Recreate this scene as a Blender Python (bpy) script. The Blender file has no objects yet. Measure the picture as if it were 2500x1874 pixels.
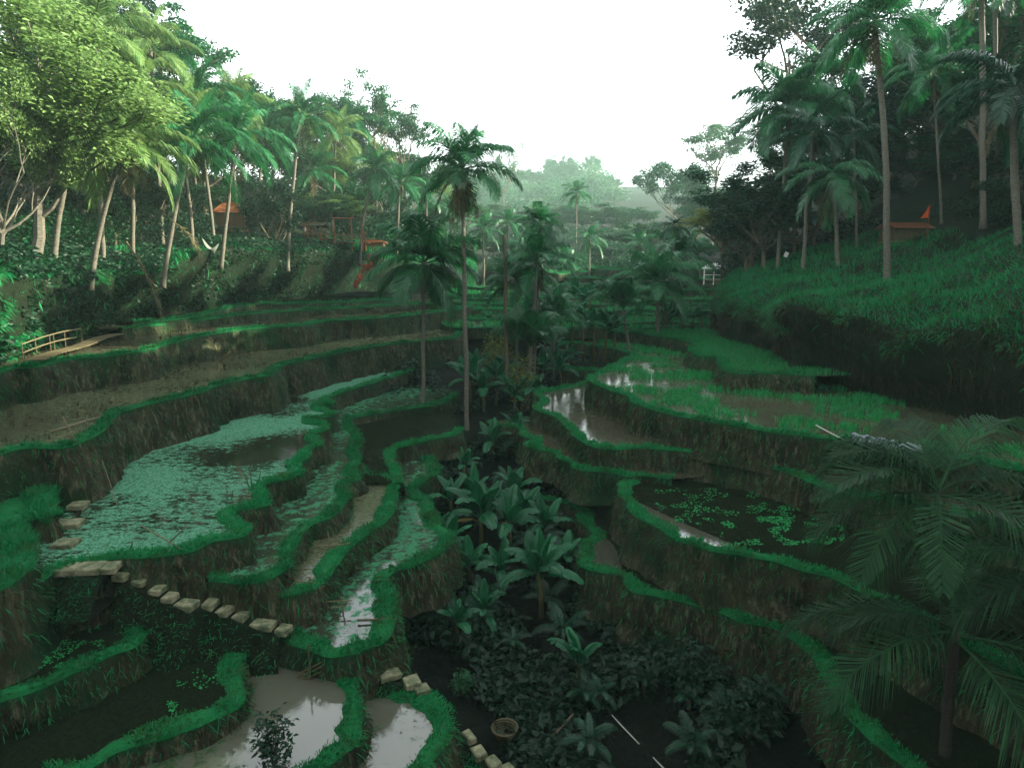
import bpy, math, random
import numpy as np
from mathutils import Vector, noise, geometry
random.seed(7); rng = np.random.default_rng(7)
S = bpy.context.scene
COL = S.collection
R = math.radians

# ------------------------------------------------------------------ camera, world, sun, exposure
F = 1667.0; W0, H0 = 2500.0, 1874.0; HOR = 640.0
PITCH = math.atan((H0/2-HOR)/F)
cd = bpy.data.cameras.new('camera'); cam = bpy.data.objects.new('camera', cd); COL.objects.link(cam)
cd.sensor_width = 36.0; cd.lens = F/W0*36.0; cd.clip_end = 4000; cd.clip_start = 0.1
cam.rotation_euler = (math.pi/2-PITCH, 0, 0); S.camera = cam

SUN_AZ, SUN_EL = R(84), R(22)           # azimuth clockwise from +Y
w = bpy.data.worlds.new('World'); S.world = w; w.use_nodes = True
nt = w.node_tree; bg = nt.nodes['Background']
sk = nt.nodes.new('ShaderNodeTexSky'); sk.sky_type = 'NISHITA'; sk.sun_disc = False
sk.sun_elevation = SUN_EL; sk.sun_rotation = SUN_AZ; sk.air_density = 1.0; sk.dust_density = 0.2; sk.ozone_density = 1.0
hs = nt.nodes.new('ShaderNodeHueSaturation'); hs.inputs['Saturation'].default_value = 0.2
nt.links.new(sk.outputs[0], hs.inputs['Color']); nt.links.new(hs.outputs[0], bg.inputs['Color'])
bg.inputs['Strength'].default_value = 0.15
sd = bpy.data.lights.new('sun', 'SUN'); sd.energy = 5.0; sd.angle = R(0.6); sd.color = (1.0, 0.93, 0.74)
sun = bpy.data.objects.new('sun', sd); COL.objects.link(sun)
sv = Vector((math.cos(SUN_EL)*math.sin(SUN_AZ), math.cos(SUN_EL)*math.cos(SUN_AZ), math.sin(SUN_EL)))
sun.rotation_euler = sv.to_track_quat('Z', 'Y').to_euler(); sun.location = sv*200
S.view_settings.view_transform = 'Standard'; S.view_settings.look = 'None'
S.view_settings.exposure = 2.4; S.view_settings.gamma = 1.0
cy = S.cycles
cy.max_bounces = 6; cy.diffuse_bounces = 3; cy.glossy_bounces = 2; cy.transmission_bounces = 3
cy.volume_bounces = 1; cy.transparent_max_bounces = 6; cy.use_denoising = True
cy.sample_clamp_indirect = 4.0; cy.caustics_reflective = False; cy.caustics_refractive = False

# ------------------------------------------------------------------ pixel -> world
cp, sp_ = math.cos(PITCH), math.sin(PITCH)
def ray(px, py):
    x = (px-W0/2)/F; y = -(py-H0/2)/F
    return Vector((x, cp + y*sp_, -sp_ + y*cp))
def PZ(px, py, z):
    d = ray(px, py); return d*(z/d.z)
def PD(px, py, Y):
    d = ray(px, py); return d*(Y/d.y)
def pt(s):
    if s[0] == 'z': return PZ(*s[1:])
    if s[0] == 'd': return PD(*s[1:])
    return Vector(s[1:])
GY = [-80, -40, -15, 0, 18, 30, 45, 60, 70, 90, 130, 180, 250, 350, 450, 600, 790]
GZ = [30, 14, -6, -16.5, -16.6, -15.2, -12.4, -9.9, -8.2, -7.0, -3.4, 2.5, 13, 27, 42, 63, 74]  # unseen ground behind the camera is raised to block skylight
def gz(Y): return float(np.interp(Y, GY, GZ))
def gully(px, py, up=0.0):
    d = ray(px, py)
    for k in range(60, 4000):
        p = d*(k*0.05)
        if p.z < gz(p.y)+up: return p
    return d*80

# ------------------------------------------------------------------ materials
def newmat(name):
    m = bpy.data.materials.new(name); m.use_nodes = True
    t = m.node_tree; b = t.nodes['Principled BSDF']; o = t.nodes['Material Output']
    return m, t, b, o
def N(t, ty, **kw):
    n = t.nodes.new(ty)
    for k, v in kw.items():
        if k in n.inputs: n.inputs[k].default_value = v
        else: setattr(n, k, v)
    return n
def mixc(t, fac, a, b):
    n = t.nodes.new('ShaderNodeMix'); n.data_type = 'RGBA'
    for s, v in ((0, fac), (6, a), (7, b)):
        if hasattr(v, 'is_linked') or isinstance(v, bpy.types.NodeSocket): t.links.new(v, n.inputs[s])
        else: n.inputs[s].default_value = v if s == 0 else (*v, 1)
    return n.outputs[2]
def ramp(t, src, a, b):
    n = t.nodes.new('ShaderNodeMapRange'); n.inputs[1].default_value = a; n.inputs[2].default_value = b
    t.links.new(src, n.inputs[0]); return n.outputs[0]
def nz(t, scale, detail=4, vec=None, rough=.55):
    n = N(t, 'ShaderNodeTexNoise', Scale=scale, Detail=detail, Roughness=rough)
    if vec is not None: t.links.new(vec, n.inputs['Vector'])
    return n.outputs[0]
def pos(t, sc=None):
    g = t.nodes.new('ShaderNodeNewGeometry')
    if sc is None: return g.outputs['Position']
    m = N(t, 'ShaderNodeVectorMath', operation='MULTIPLY'); m.inputs[1].default_value = sc
    t.links.new(g.outputs['Position'], m.inputs[0]); return m.outputs[0]
def bump(t, b, h, strength=.5, dist=.05):
    n = N(t, 'ShaderNodeBump', Strength=strength, Distance=dist); t.links.new(h, n.inputs['Height'])
    t.links.new(n.outputs[0], b.inputs['Normal'])
def leafmat(name, c1, c2, trans=.3, rough=.5, spec=.3, patch=None):
    m, t, b, o = newmat(name)
    g = t.nodes.new('ShaderNodeNewGeometry')
    col = mixc(t, g.outputs['Random Per Island'], c1, c2)
    if patch: col = mixc(t, ramp(t, nz(t, .9, 4, g.outputs['Position'], .7), .50, .72), col, patch)
    oi = t.nodes.new('ShaderNodeObjectInfo')
    hsv = N(t, 'ShaderNodeHueSaturation'); t.links.new(col, hsv.inputs['Color'])
    t.links.new(ramp2(t, oi.outputs['Random'], .75, 1.25), hsv.inputs['Value'])
    t.links.new(hsv.outputs[0], b.inputs['Base Color'])
    b.inputs['Roughness'].default_value = rough; b.inputs['Specular IOR Level'].default_value = spec
    tr = N(t, 'ShaderNodeBsdfTranslucent'); t.links.new(hsv.outputs[0], tr.inputs['Color'])
    mx = N(t, 'ShaderNodeMixShader'); mx.inputs[0].default_value = trans
    t.links.new(b.outputs[0], mx.inputs[1]); t.links.new(tr.outputs[0], mx.inputs[2]); t.links.new(mx.outputs[0], o.inputs[0])
    return m
def ramp2(t, src, a, b):
    n = t.nodes.new('ShaderNodeMapRange'); n.inputs[3].default_value = a; n.inputs[4].default_value = b
    t.links.new(src, n.inputs[0]); return n.outputs[0]
def plain(name, c1, c2, scale=8, rough=.8, bs=.4, stretch=None):
    m, t, b, o = newmat(name)
    v = pos(t, stretch); n = nz(t, scale, 5, v)
    t.links.new(mixc(t, ramp(t, n, .3, .7), c1, c2), b.inputs['Base Color'])
    b.inputs['Roughness'].default_value = rough; b.inputs['Specular IOR Level'].default_value = .25
    bump(t, b, n, bs, .03); return m

M = {}
M['grass'] = leafmat('grass_blade', (0.002527, 0.1074, 0.02921), (0.008424, 0.1895, 0.05616), .25, .6, .15, patch=(.038, .075, .018))
M['drygrass'] = leafmat('dry_grass_blade', (0.009295, 0.01183, 0.004225), (0.02958, 0.02789, 0.01098), .2, .7, .1)
M['rice'] = leafmat('rice_blade', (0.005616, 0.169, 0.0389), (0.01872, 0.26, 0.06864), .3, .55, .15)
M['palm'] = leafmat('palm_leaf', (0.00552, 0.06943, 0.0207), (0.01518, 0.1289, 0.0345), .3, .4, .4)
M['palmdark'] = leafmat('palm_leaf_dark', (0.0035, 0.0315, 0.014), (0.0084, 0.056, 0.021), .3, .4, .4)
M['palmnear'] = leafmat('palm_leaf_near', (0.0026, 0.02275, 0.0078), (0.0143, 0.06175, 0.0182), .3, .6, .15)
M['palmsun'] = leafmat('palm_leaf_sunlit', (.05, .13, .03), (.12, .19, .05), .35, .45, .3)  # lit copy of the palm leaf: yellow sunlight put into the colour
M['deadfrond'] = leafmat('dead_frond', (0.035, 0.0294, 0.0126), (0.084, 0.07, 0.035), .15, .7, .1)
M['banana'] = leafmat('banana_leaf', (0.003407, 0.06997, 0.0219), (0.008518, 0.105, 0.0365), .35, .45, .35)
M['bananadry'] = leafmat('banana_leaf_dry', (.10, .08, .02), (.16, .13, .03), .2, .6, .2)
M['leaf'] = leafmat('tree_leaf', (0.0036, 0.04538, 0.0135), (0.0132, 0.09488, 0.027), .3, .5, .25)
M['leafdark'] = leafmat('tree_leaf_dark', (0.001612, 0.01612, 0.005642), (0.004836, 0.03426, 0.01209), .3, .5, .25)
M['leafsun'] = leafmat('tree_leaf_sunlit', (.09, .18, .04), (.20, .32, .10), .45, .5, .25)  # lit tree leaf, albedo and translucency raised to carry the sunlight
M['leaffar'] = leafmat('tree_leaf_hazed', (.02, .075, .03), (.05, .12, .05), .3, .6, .2)  # paler leaf: part of the distance haze is put into its colour
M['leafolive'] = leafmat('tree_leaf_olive', (.10, .13, .03), (.17, .21, .05), .4, .6, .2)
M['leafred'] = leafmat('red_leaf', (.22, .02, .01), (.35, .05, .02), .3, .5, .2)
M['trunk'] = plain('pale_trunk_bark', (0.044, 0.04, 0.028), (0.136, 0.128, 0.096), 5, .85, .6, (1, 1, 4))
M['bark'] = plain('brown_bark', (.05, .042, .026), (.12, .10, .06), 6, .9, .6, (3, 3, .6))
M['barkdark'] = plain('dark_ringed_bark', (.012, .011, .007), (.035, .032, .02), 6, .9, .6, (1, 1, 4))
M['husk'] = plain('coconut_husk', (0.035, 0.042, 0.0105), (0.07, 0.063, 0.021), 6)
M['concrete'] = plain('mossy_concrete', (0.075, 0.08, 0.04), (0.22, 0.21, 0.125), 5, .85, .3)
t_ = M['concrete'].node_tree; b_ = t_.nodes['Principled BSDF']; old = b_.inputs['Base Color'].links[0].from_socket
t_.links.new(mixc(t_, ramp(t_, nz(t_, 2.6, 5, pos(t_), .7), .44, .62), old, (.04, .06, .025)), b_.inputs['Base Color'])
M['bamboo'] = plain('weathered_bamboo', (0.0675, 0.05625, 0.02625), (0.1425, 0.12, 0.06375), 9, .6, .3)
M['bamboodark'] = plain('dark_bamboo', (.04, .035, .015), (.09, .075, .035), 9, .7, .3)
M['wood'] = plain('red_brown_wood', (.09, .035, .015), (.17, .065, .025), 9, .7, .3, (1, 1, 6))
M['tile'] = plain('terracotta', (.22, .07, .025), (.36, .13, .05), 10, .8, .4)
M['bleached'] = plain('bleached_wood', (.22, .22, .19), (.40, .40, .35), 7, .7, .2)
M['whitepaint'] = plain('white_paint', (.6, .6, .56), (.78, .78, .74), 4, .6, .1)
M['metal'] = plain('zinc_sheet', (.34, .36, .36), (.5, .52, .52), 4, .45, .1)
M['tarp'] = plain('grey_plastic_sheet', (0.096, 0.132, 0.144), (0.18, 0.216, 0.228), 3, .3, .5)
M['netcloth'] = plain('grey_net', (.08, .09, .07), (.15, .16, .13), 9)
M['flag'] = plain('orange_cloth', (.45, .06, .015), (.55, .10, .02), 4, .8, .2)
M['stone'] = plain('lichen_stone', (.08, .08, .05), (.2, .19, .12), 6, .9, .6)

def earthmat():
    m, t, b, o = newmat('terrace_earth')
    uv = t.nodes.new('ShaderNodeUVMap'); sep = t.nodes.new('ShaderNodeSeparateXYZ'); t.links.new(uv.outputs[0], sep.inputs[0])
    p = pos(t); ps = pos(t, (1, 1, .28))
    n1 = nz(t, 1.1, 6, ps, .65); n2 = nz(t, 5, 5, ps, .7); n3 = nz(t, .35, 3, p)
    c = mixc(t, ramp(t, n1, .35, .68), (.007, .008, .004), (.040, .042, .021))
    c = mixc(t, ramp(t, n2, .52, .80), c, (.15, .145, .088))  # pale flecks: dead grass, plus lit wall highlights put into the colour
    c = mixc(t, ramp(t, n3, .50, .66), c, (.006, .024, .008))
    # hanging grass near the rim, uneven lower limit
    ad = N(t, 'ShaderNodeMath', operation='ADD'); t.links.new(sep.outputs[1], ad.inputs[0]); t.links.new(n2, ad.inputs[1])
    c = mixc(t, ramp(t, ad.outputs[0], .72, .45), c, (.004, .045, .015))
    t.links.new(c, b.inputs['Base Color']); b.inputs['Roughness'].default_value = .95; b.inputs['Specular IOR Level'].default_value = .1
    bump(t, b, n2, .9, .12); return m
M['earth'] = earthmat()
def soilmat(name, a, b_, c_):
    m, t, b, o = newmat(name); p = pos(t)
    n1 = nz(t, .5, 5, p); n2 = nz(t, 3, 5, p)
    c = mixc(t, ramp(t, n1, .35, .65), a, b_); c = mixc(t, ramp(t, n2, .55, .75), c, c_)
    t.links.new(c, b.inputs['Base Color']); b.inputs['Roughness'].default_value = .95; b.inputs['Specular IOR Level'].default_value = .1
    bump(t, b, n2, .8, .15); return m
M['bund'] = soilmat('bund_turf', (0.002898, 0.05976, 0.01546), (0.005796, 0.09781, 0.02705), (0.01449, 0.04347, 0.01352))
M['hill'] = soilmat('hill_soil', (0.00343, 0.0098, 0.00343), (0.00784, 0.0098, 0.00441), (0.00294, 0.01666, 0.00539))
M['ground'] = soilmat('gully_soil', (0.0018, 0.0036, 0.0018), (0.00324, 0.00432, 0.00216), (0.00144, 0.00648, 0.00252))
def watermat(name, cover, plant1, plant2, mud=(.05, .05, .03), scale=2.2, stretch=(1, 1, 1), rough=.07, big=.12, bw=.3):
    """muddy paddy water; floating weed and stubble cover the given share of it"""
    m, t, b, o = newmat(name); p = pos(t); pst = pos(t, stretch)
    b.inputs['Base Color'].default_value = (*mud, 1); b.inputs['Roughness'].default_value = rough
    b.inputs['IOR'].default_value = 1.7; b.inputs['Specular IOR Level'].default_value = .7
    nb = nz(t, 9, 3, p); bump(t, b, nb, .10, .02)
    pl = N(t, 'ShaderNodeBsdfDiffuse', Roughness=.5)
    n1 = nz(t, scale*.7, 10, pst, .8); n2 = nz(t, big, 2, p); n3 = nz(t, 10, 4, p, .75)
    t.links.new(mixc(t, ramp(t, n3, .38, .62), plant1, plant2), pl.inputs['Color'])
    a = N(t, 'ShaderNodeMath', operation='MULTIPLY_ADD'); t.links.new(n2, a.inputs[0]); a.inputs[1].default_value = bw; t.links.new(n1, a.inputs[2])
    th = .5+.5*bw + (0.5-cover)*(.36+.15*bw)
    f = ramp(t, a.outputs[0], th-.025, th+.025)
    mx = N(t, 'ShaderNodeMixShader'); t.links.new(f, mx.inputs[0]); t.links.new(b.outputs[0], mx.inputs[1]); t.links.new(pl.outputs[0], mx.inputs[2])
    t.links.new(mx.outputs[0], o.inputs[0]); return m
M['w_stubble'] = watermat('paddy_water_stubble', .45, (.03, .042, .016), (.10, .115, .06), scale=7, stretch=(.6, 1.4, 1), rough=.12, bw=.2)
M['w_weed'] = watermat('pond_water_duckweed', .52, (.014, .07, .034), (.10, .25, .155), scale=5, mud=(.012, .013, .007), stretch=(.7, 1.3, 1), bw=1.0)
M['w_weed2'] = watermat('pond_water_sparse_weed', .45, (0.0195, 0.0945, 0.042), (0.04875, 0.1785, 0.08925), scale=3, mud=(0.02438, 0.0315, 0.0189))
M['w_mud'] = watermat('paddy_mud_shine', .42, (.02, .022, .012), (.06, .06, .035), scale=6, rough=.1, mud=(.045, .043, .027), bw=.25)
M['w_rice'] = watermat('rice_paddy_water', .35, (0.016, 0.072, 0.024), (0.04, 0.064, 0.028), scale=3, rough=.1)
M['w_clear'] = watermat('still_pond_water', .36, (.010, .045, .016), (.04, .055, .024), scale=5, mud=(.07, .072, .05), rough=.05, bw=.7)
M['w_dark'] = watermat('weedy_mud', .72, (0.00416, 0.00572, 0.00312), (0.00936, 0.0156, 0.00676), scale=4, mud=(0.0078, 0.00728, 0.00416), rough=.15)

# ------------------------------------------------------------------ mesh helpers
def link(o, parent=None):
    COL.objects.link(o)
    if parent is not None: o.parent = parent
    return o
def tag(o, label=None, cat=None, group=None, kind=None):
    if label: o['label'] = label
    if cat: o['category'] = cat
    if group: o['group'] = group
    if kind: o['kind'] = kind
    return o
def empty(name, loc=(0, 0, 0), rz=0):
    o = bpy.data.objects.new(name, None); o.location = loc; o.rotation_euler[2] = rz; o.empty_display_size = .2
    return link(o)
def mk(name, V, Fc, mat, parent=None, smooth=False, uv=None):
    me = bpy.data.meshes.new(name)
    V = np.asarray(V, dtype=np.float32).reshape(-1, 3)
    if isinstance(Fc, np.ndarray):
        k = Fc.shape[1]; n = len(Fc)
        me.vertices.add(len(V)); me.vertices.foreach_set('co', V.ravel())
        me.loops.add(n*k); me.loops.foreach_set('vertex_index', Fc.astype(np.int32).ravel())
        me.polygons.add(n); me.polygons.foreach_set('loop_start', np.arange(0, n*k, k, dtype=np.int32))
        me.polygons.foreach_set('loop_total', np.full(n, k, dtype=np.int32))
        me.update(calc_edges=True)
    else:
        me.from_pydata([tuple(map(float, v)) for v in V], [], Fc); me.update()
    if uv is not None:
        l = me.uv_layers.new(name='UVMap'); idx = np.zeros(len(me.loops), dtype=np.int32)
        me.loops.foreach_get('vertex_index', idx); l.data.foreach_set('uv', np.asarray(uv, dtype=np.float32)[idx].ravel())
    if mat is not None: me.materials.append(mat)
    if smooth: me.polygons.foreach_set('use_smooth', np.ones(len(me.polygons), dtype=bool))
    return link(bpy.data.objects.new(name, me), parent)
def dup(o, parent=None, loc=None, rot=None, sc=None, name=None):
    c = o.copy()
    if name: c.name = name
    for k in ('label', 'category', 'group'):
        if k in c: del c[k]
    COL.objects.link(c); c.parent = parent
    if loc is not None: c.location = loc
    if rot is not None: c.rotation_euler = rot
    if sc is not None: c.scale = (sc,)*3 if not hasattr(sc, '__len__') else sc
    return c
class MB:
    def __init__(s): s.v = []; s.f = []
    def add(s, V, Fc):
        k = len(s.v); s.v += [tuple(p) for p in V]; s.f += [tuple(i+k for i in f) for f in Fc]
    def tube(s, pts, rad, n=7, cap=True):
        pts = [Vector(p) for p in pts]; k = len(s.v); m = len(pts)
        rad = rad if hasattr(rad, '__len__') else [rad]*m
        for i, p in enumerate(pts):
            d = (pts[min(i+1, m-1)]-pts[max(i-1, 0)]).normalized()
            a = d.cross(Vector((0, 1, 0)) if abs(d.y) < .9 else Vector((1, 0, 0))).normalized(); b = d.cross(a)
            for j in range(n):
                t = 2*math.pi*j/n; s.v.append(tuple(p+(a*math.cos(t)+b*math.sin(t))*rad[i]))
        for i in range(m-1):
            for j in range(n):
                s.f.append((k+i*n+j, k+i*n+(j+1) % n, k+(i+1)*n+(j+1) % n, k+(i+1)*n+j))
        if cap: s.f.append(tuple(k+j for j in range(n))[::-1]); s.f.append(tuple(k+(m-1)*n+j for j in range(n)))
    def box(s, c, size, rz=0, jit=0):
        V = []; cs, sn = math.cos(rz), math.sin(rz)
        for z in (-.5, .5):
            for x, y in ((-.5, -.5), (.5, -.5), (.5, .5), (-.5, .5)):
                X, Y = x*size[0]+random.uniform(-jit, jit), y*size[1]+random.uniform(-jit, jit)
                V.append((c[0]+X*cs-Y*sn, c[1]+X*sn+Y*cs, c[2]+z*size[2]+random.uniform(-jit, jit)))
        s.add(V, [(3, 2, 1, 0), (4, 5, 6, 7), (0, 1, 5, 4), (1, 2, 6, 5), (2, 3, 7, 6), (3, 0, 4, 7)])
    def build(s, name, mat, parent=None, smooth=False): return mk(name, s.v, s.f, mat, parent, smooth)

def catmull(P, step):
    P = [np.array(p, dtype=float) for p in P]; out = []
    for i in range(len(P)-1):
        a, b, c, d = P[max(i-1, 0)], P[i], P[i+1], P[min(i+2, len(P)-1)]
        n = max(2, int(np.linalg.norm(c-b)/step*1.5))
        for k in range(n):
            t = k/n
            out.append(.5*((2*b)+(c-a)*t+(2*a-5*b+4*c-d)*t*t+(3*b-a-3*c+d)*t**3))
    out.append(P[-1]); Q = np.array(out)
    L = np.r_[0, np.cumsum(np.linalg.norm(np.diff(Q[:, :2], axis=0), axis=1))]
    m = max(3, int(L[-1]/step)+1); s = np.linspace(0, L[-1], m)
    return np.stack([np.interp(s, L, Q[:, k]) for k in range(3)], 1), s
def linspl(P, m):
    Q, s = catmull(P, .5); i = np.linspace(0, len(Q)-1, m)
    return np.stack([np.interp(i, np.arange(len(Q)), Q[:, k]) for k in range(3)], 1)

def blades(P, D, width, length, rnd=.35, spread=.5):
    """one bent blade (2 triangles) per point; P Nx3 roots, D Nx3 lean direction"""
    n = len(P); up = np.asarray(D, dtype=float)+rng.normal(0, spread, (n, 3)); up /= np.linalg.norm(up, axis=1)[:, None]
    a = rng.uniform(0, 2*math.pi, n); side = np.stack([np.cos(a), np.sin(a), np.zeros(n)], 1)
    ln = length*(1+rng.uniform(-rnd, rnd, n)); wd = np.broadcast_to(width, (n,))
    mid = P+up*(ln*.55)[:, None]; tip = mid+(up*.75+np.array([0, 0, -.35]))*(ln*.45)[:, None]
    V = np.empty((n, 5, 3)); V[:, 0] = P-side*wd[:, None]*.5; V[:, 1] = P+side*wd[:, None]*.5
    V[:, 2] = mid+side*wd[:, None]*.4; V[:, 3] = mid-side*wd[:, None]*.4; V[:, 4] = tip
    b = np.arange(n)[:, None]*5
    T = np.concatenate([b+np.array([[0, 1, 2]]), b+np.array([[0, 2, 3]]), b+np.array([[3, 2, 4]])])
    return V.reshape(-1, 3), T
def leaves(P, size, nrm=None, aspect=.55, tilt=.7, droop=.25):
    """folded diamond leaves (2 triangles)"""
    n = len(P); a = rng.uniform(0, 2*math.pi, n)
    d = np.stack([np.cos(a), np.sin(a), rng.normal(-droop, tilt*.6, n)], 1); d /= np.linalg.norm(d, axis=1)[:, None]
    u = np.array([0, 0, 1.0])+rng.normal(0, tilt, (n, 3)) if nrm is None else nrm+rng.normal(0, tilt, (n, 3))
    s = np.cross(d, u); s /= np.linalg.norm(s, axis=1)[:, None]+1e-9; nn = np.cross(s, d)
    sz = np.broadcast_to(size, (n,))*(1+rng.uniform(-.35, .35, n))
    V = np.empty((n, 4, 3)); L = sz[:, None]
    V[:, 0] = P; V[:, 1] = P+d*L*.5+s*L*aspect*.5+nn*L*.08; V[:, 2] = P+d*L-nn*L*.10; V[:, 3] = P+d*L*.5-s*L*aspect*.5+nn*L*.08
    b = np.arange(n)[:, None]*4
    return V.reshape(-1, 3), np.concatenate([b+np.array([[0, 1, 2]]), b+np.array([[0, 2, 3]])])

# ------------------------------------------------------------------ ground and hills (structure)
def fbm(x, y, z=0, s=1.0): return noise.fractal(Vector((x*s, y*s, z*s)), 1.0, 2.0, 4)
def build_ground():
    xs = np.r_[np.arange(-240, -40, 8), np.arange(-40, 50, .9), np.arange(50, 241, 8)]
    ys = np.r_[np.arange(-70, 10, 6), np.arange(10, 75, .9), np.arange(75, 150, 3), np.arange(150, 790, 15)]
    V = []
    for y in ys:
        for x in xs:
            b = .5*fbm(x, y, 0, .35)*(1 if y < 90 else 2)
            V.append((x, y, gz(y)+b-.6*math.exp(-((x-1)/5)**2)))
    nx = len(xs); i, j = np.meshgrid(np.arange(len(ys)-1), np.arange(nx-1), indexing='ij'); a = (i*nx+j).ravel()
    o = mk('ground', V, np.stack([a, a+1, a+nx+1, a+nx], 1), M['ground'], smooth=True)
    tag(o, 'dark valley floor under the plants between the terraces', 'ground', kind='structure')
build_ground()
def loft(name, lines, mat, nu=150, nv=9, amp=.45, freq=.35):
    rows = [linspl([pt(p) for p in ln], nu) for ln in lines]; G = []
    for k in range(len(rows)-1):
        a, b, c, d = rows[max(k-1, 0)], rows[k], rows[k+1], rows[min(k+2, len(rows)-1)]
        for j in range(nv):
            t = j/nv
            sm = .5*((2*b)+(c-a)*t+(2*a-5*b+4*c-d)*t*t+(3*b-a-3*c+d)*t**3)
            G.append(.45*sm+.55*(b*(1-t)+c*t))
    G.append(rows[-1]); G = np.array(G); nr, nc = G.shape[:2]
    for r in range(nr):
        for c in range(nc):
            x, y, z = G[r, c]
            n = noise.noise_vector(Vector((x, y, z))*freq); n2 = noise.noise_vector(Vector((x, y, z))*freq*3)
            G[r, c] += (np.array(n)*amp+np.array(n2)*amp*.4)*(0.25 if r == 0 else 1)
    i, j = np.meshgrid(np.arange(nr-1), np.arange(nc-1), indexing='ij'); a = (i*nc+j).ravel()
    o = mk(name, G.reshape(-1, 3), np.stack([a, a+1, a+nc+1, a+nc], 1), mat, smooth=True)
    tag(o, kind='structure'); return o, G
LH, LG = loft('left_hillside', [  # unseen near end of the slope is raised to block skylight
    [('w', -22, 2, -10), ('z', -330, 1010, -5.6), ('z', -150, 945, -5.4), ('z', 0, 893, -5.5), ('z', 130, 855, -5.6), ('z', 285, 812, -5.6), ('z', 420, 772, -4.6), ('z', 600, 746, -4.5), ('z', 780, 727, -4.4), ('z', 860, 713, -4.2), ('z', 1000, 712, -4.6), ('z', 1180, 706, -4.8)],
    [('w', -25, 2, 0), ('d', -330, 700, 25), ('d', -150, 660, 30), ('d', 0, 655, 37), ('d', 130, 660, 43), ('d', 285, 675, 50), ('d', 400, 660, 54), ('d', 545, 606, 62), ('d', 700, 612, 74), ('d', 850, 612, 86), ('d', 1000, 640, 106), ('d', 1180, 655, 128)],
    [('w', -32, 2, 9), ('d', -330, 600, 33), ('d', -150, 575, 40), ('d', 0, 575, 46), ('d', 130, 585, 53), ('d', 285, 595, 60), ('d', 430, 590, 66), ('d', 560, 578, 74), ('d', 700, 580, 86), ('d', 850, 580, 100), ('d', 1000, 610, 122), ('d', 1180, 630, 150)],
    [('w', -60, 2, 28), ('d', -700, 420, 60), ('d', -300, 420, 66), ('d', 0, 420, 72), ('d', 200, 420, 82), ('d', 400, 430, 95), ('d', 600, 450, 108), ('d', 750, 470, 122), ('d', 900, 510, 140), ('d', 1050, 560, 165), ('d', 1200, 590, 190)],
    [('w', -170, 0, 30), ('w', -160, 60, 30), ('w', -150, 90, 30), ('w', -140, 110, 29), ('w', -130, 130, 28), ('w', -110, 160, 26), ('w', -80, 190, 20), ('w', -50, 230, 14), ('w', -20, 250, 10)],
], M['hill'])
LH['label'] = 'leafy left bank and forest slope above the terraces'; LH['category'] = 'hillside'
RH, RG = loft('right_hillside', [  # unseen near ridge is shaped high to block sun and sky
    [('d', 1800, 662, 130), ('d', 1775, 705, 90), ('z', 1757, 790, -6.9), ('z', 1762, 830, -7.0), ('z', 1890, 868, -7.0), ('z', 1930, 908, -7.0), ('z', 2030, 945, -8.1), ('z', 2250, 1005, -8.1), ('z', 2480, 1060, -8.2), ('w', 26, 22, -9), ('w', 27, 8, -12), ('w', 28, -20, -14)],
    [('d', 1815, 640, 135), ('d', 1790, 675, 92), ('d', 1765, 695, 76), ('d', 1765, 722, 64), ('d', 1885, 752, 51), ('d', 1912, 742, 45), ('d', 1990, 764, 42.5), ('d', 2190, 797, 37), ('d', 2360, 815, 33.5), ('w', 27.5, 22, -5), ('w', 30, 8, -6), ('w', 32, -20, -8)],
    [('d', 1840, 610, 145), ('d', 1825, 632, 100), ('d', 1830, 645, 86), ('d', 1840, 655, 76), ('d', 1930, 650, 66), ('d', 2040, 655, 58), ('d', 2168, 685, 51), ('d', 2330, 670, 45), ('d', 2480, 650, 40), ('w', 36, 22, 4), ('w', 37, 8, 5), ('w', 38, -20, 6)],
    [('d', 1890, 570, 165), ('d', 1880, 580, 130), ('d', 1890, 590, 106), ('d', 1930, 585, 92), ('d', 2040, 555, 82), ('d', 2160, 535, 74), ('d', 2300, 520, 68), ('d', 2420, 505, 62), ('d', 2600, 480, 57), ('w', 52, 22, 25), ('w', 50, 0, 27), ('w', 48, -20, 27)],
    [('w', 80, 190, 14), ('w', 74, 150, 18), ('w', 66, 130, 20), ('w', 70, 115, 23), ('w', 74, 100, 24), ('w', 76, 85, 25), ('w', 75, 70, 30), ('w', 73, 55, 33), ('w', 70, 30, 38), ('w', 68, 10, 40), ('w', 66, -20, 40)],
    [('w', 120, 240, 20), ('w', 130, 190, 30), ('w', 140, 150, 36), ('w', 150, 120, 38), ('w', 150, 90, 38), ('w', 150, 60, 40), ('w', 150, 20, 44), ('w', 150, -20, 44)],
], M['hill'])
RH['label'] = 'dark grassy right bank and forest slope above the paddies'; RH['category'] = 'hillside'
HP = np.concatenate([LG.reshape(-1, 3), RG.reshape(-1, 3)])
def hill_z(x, y):
    d = (HP[:, 0]-x)**2+(HP[:, 1]-y)**2; i = np.argsort(d)[:4]; wt = 1/(d[i]+.05)
    z = float((HP[i, 2]*wt).sum()/wt.sum())
    return max(z, gz(y)) if d[i[0]] < 30 else gz(y)

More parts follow.
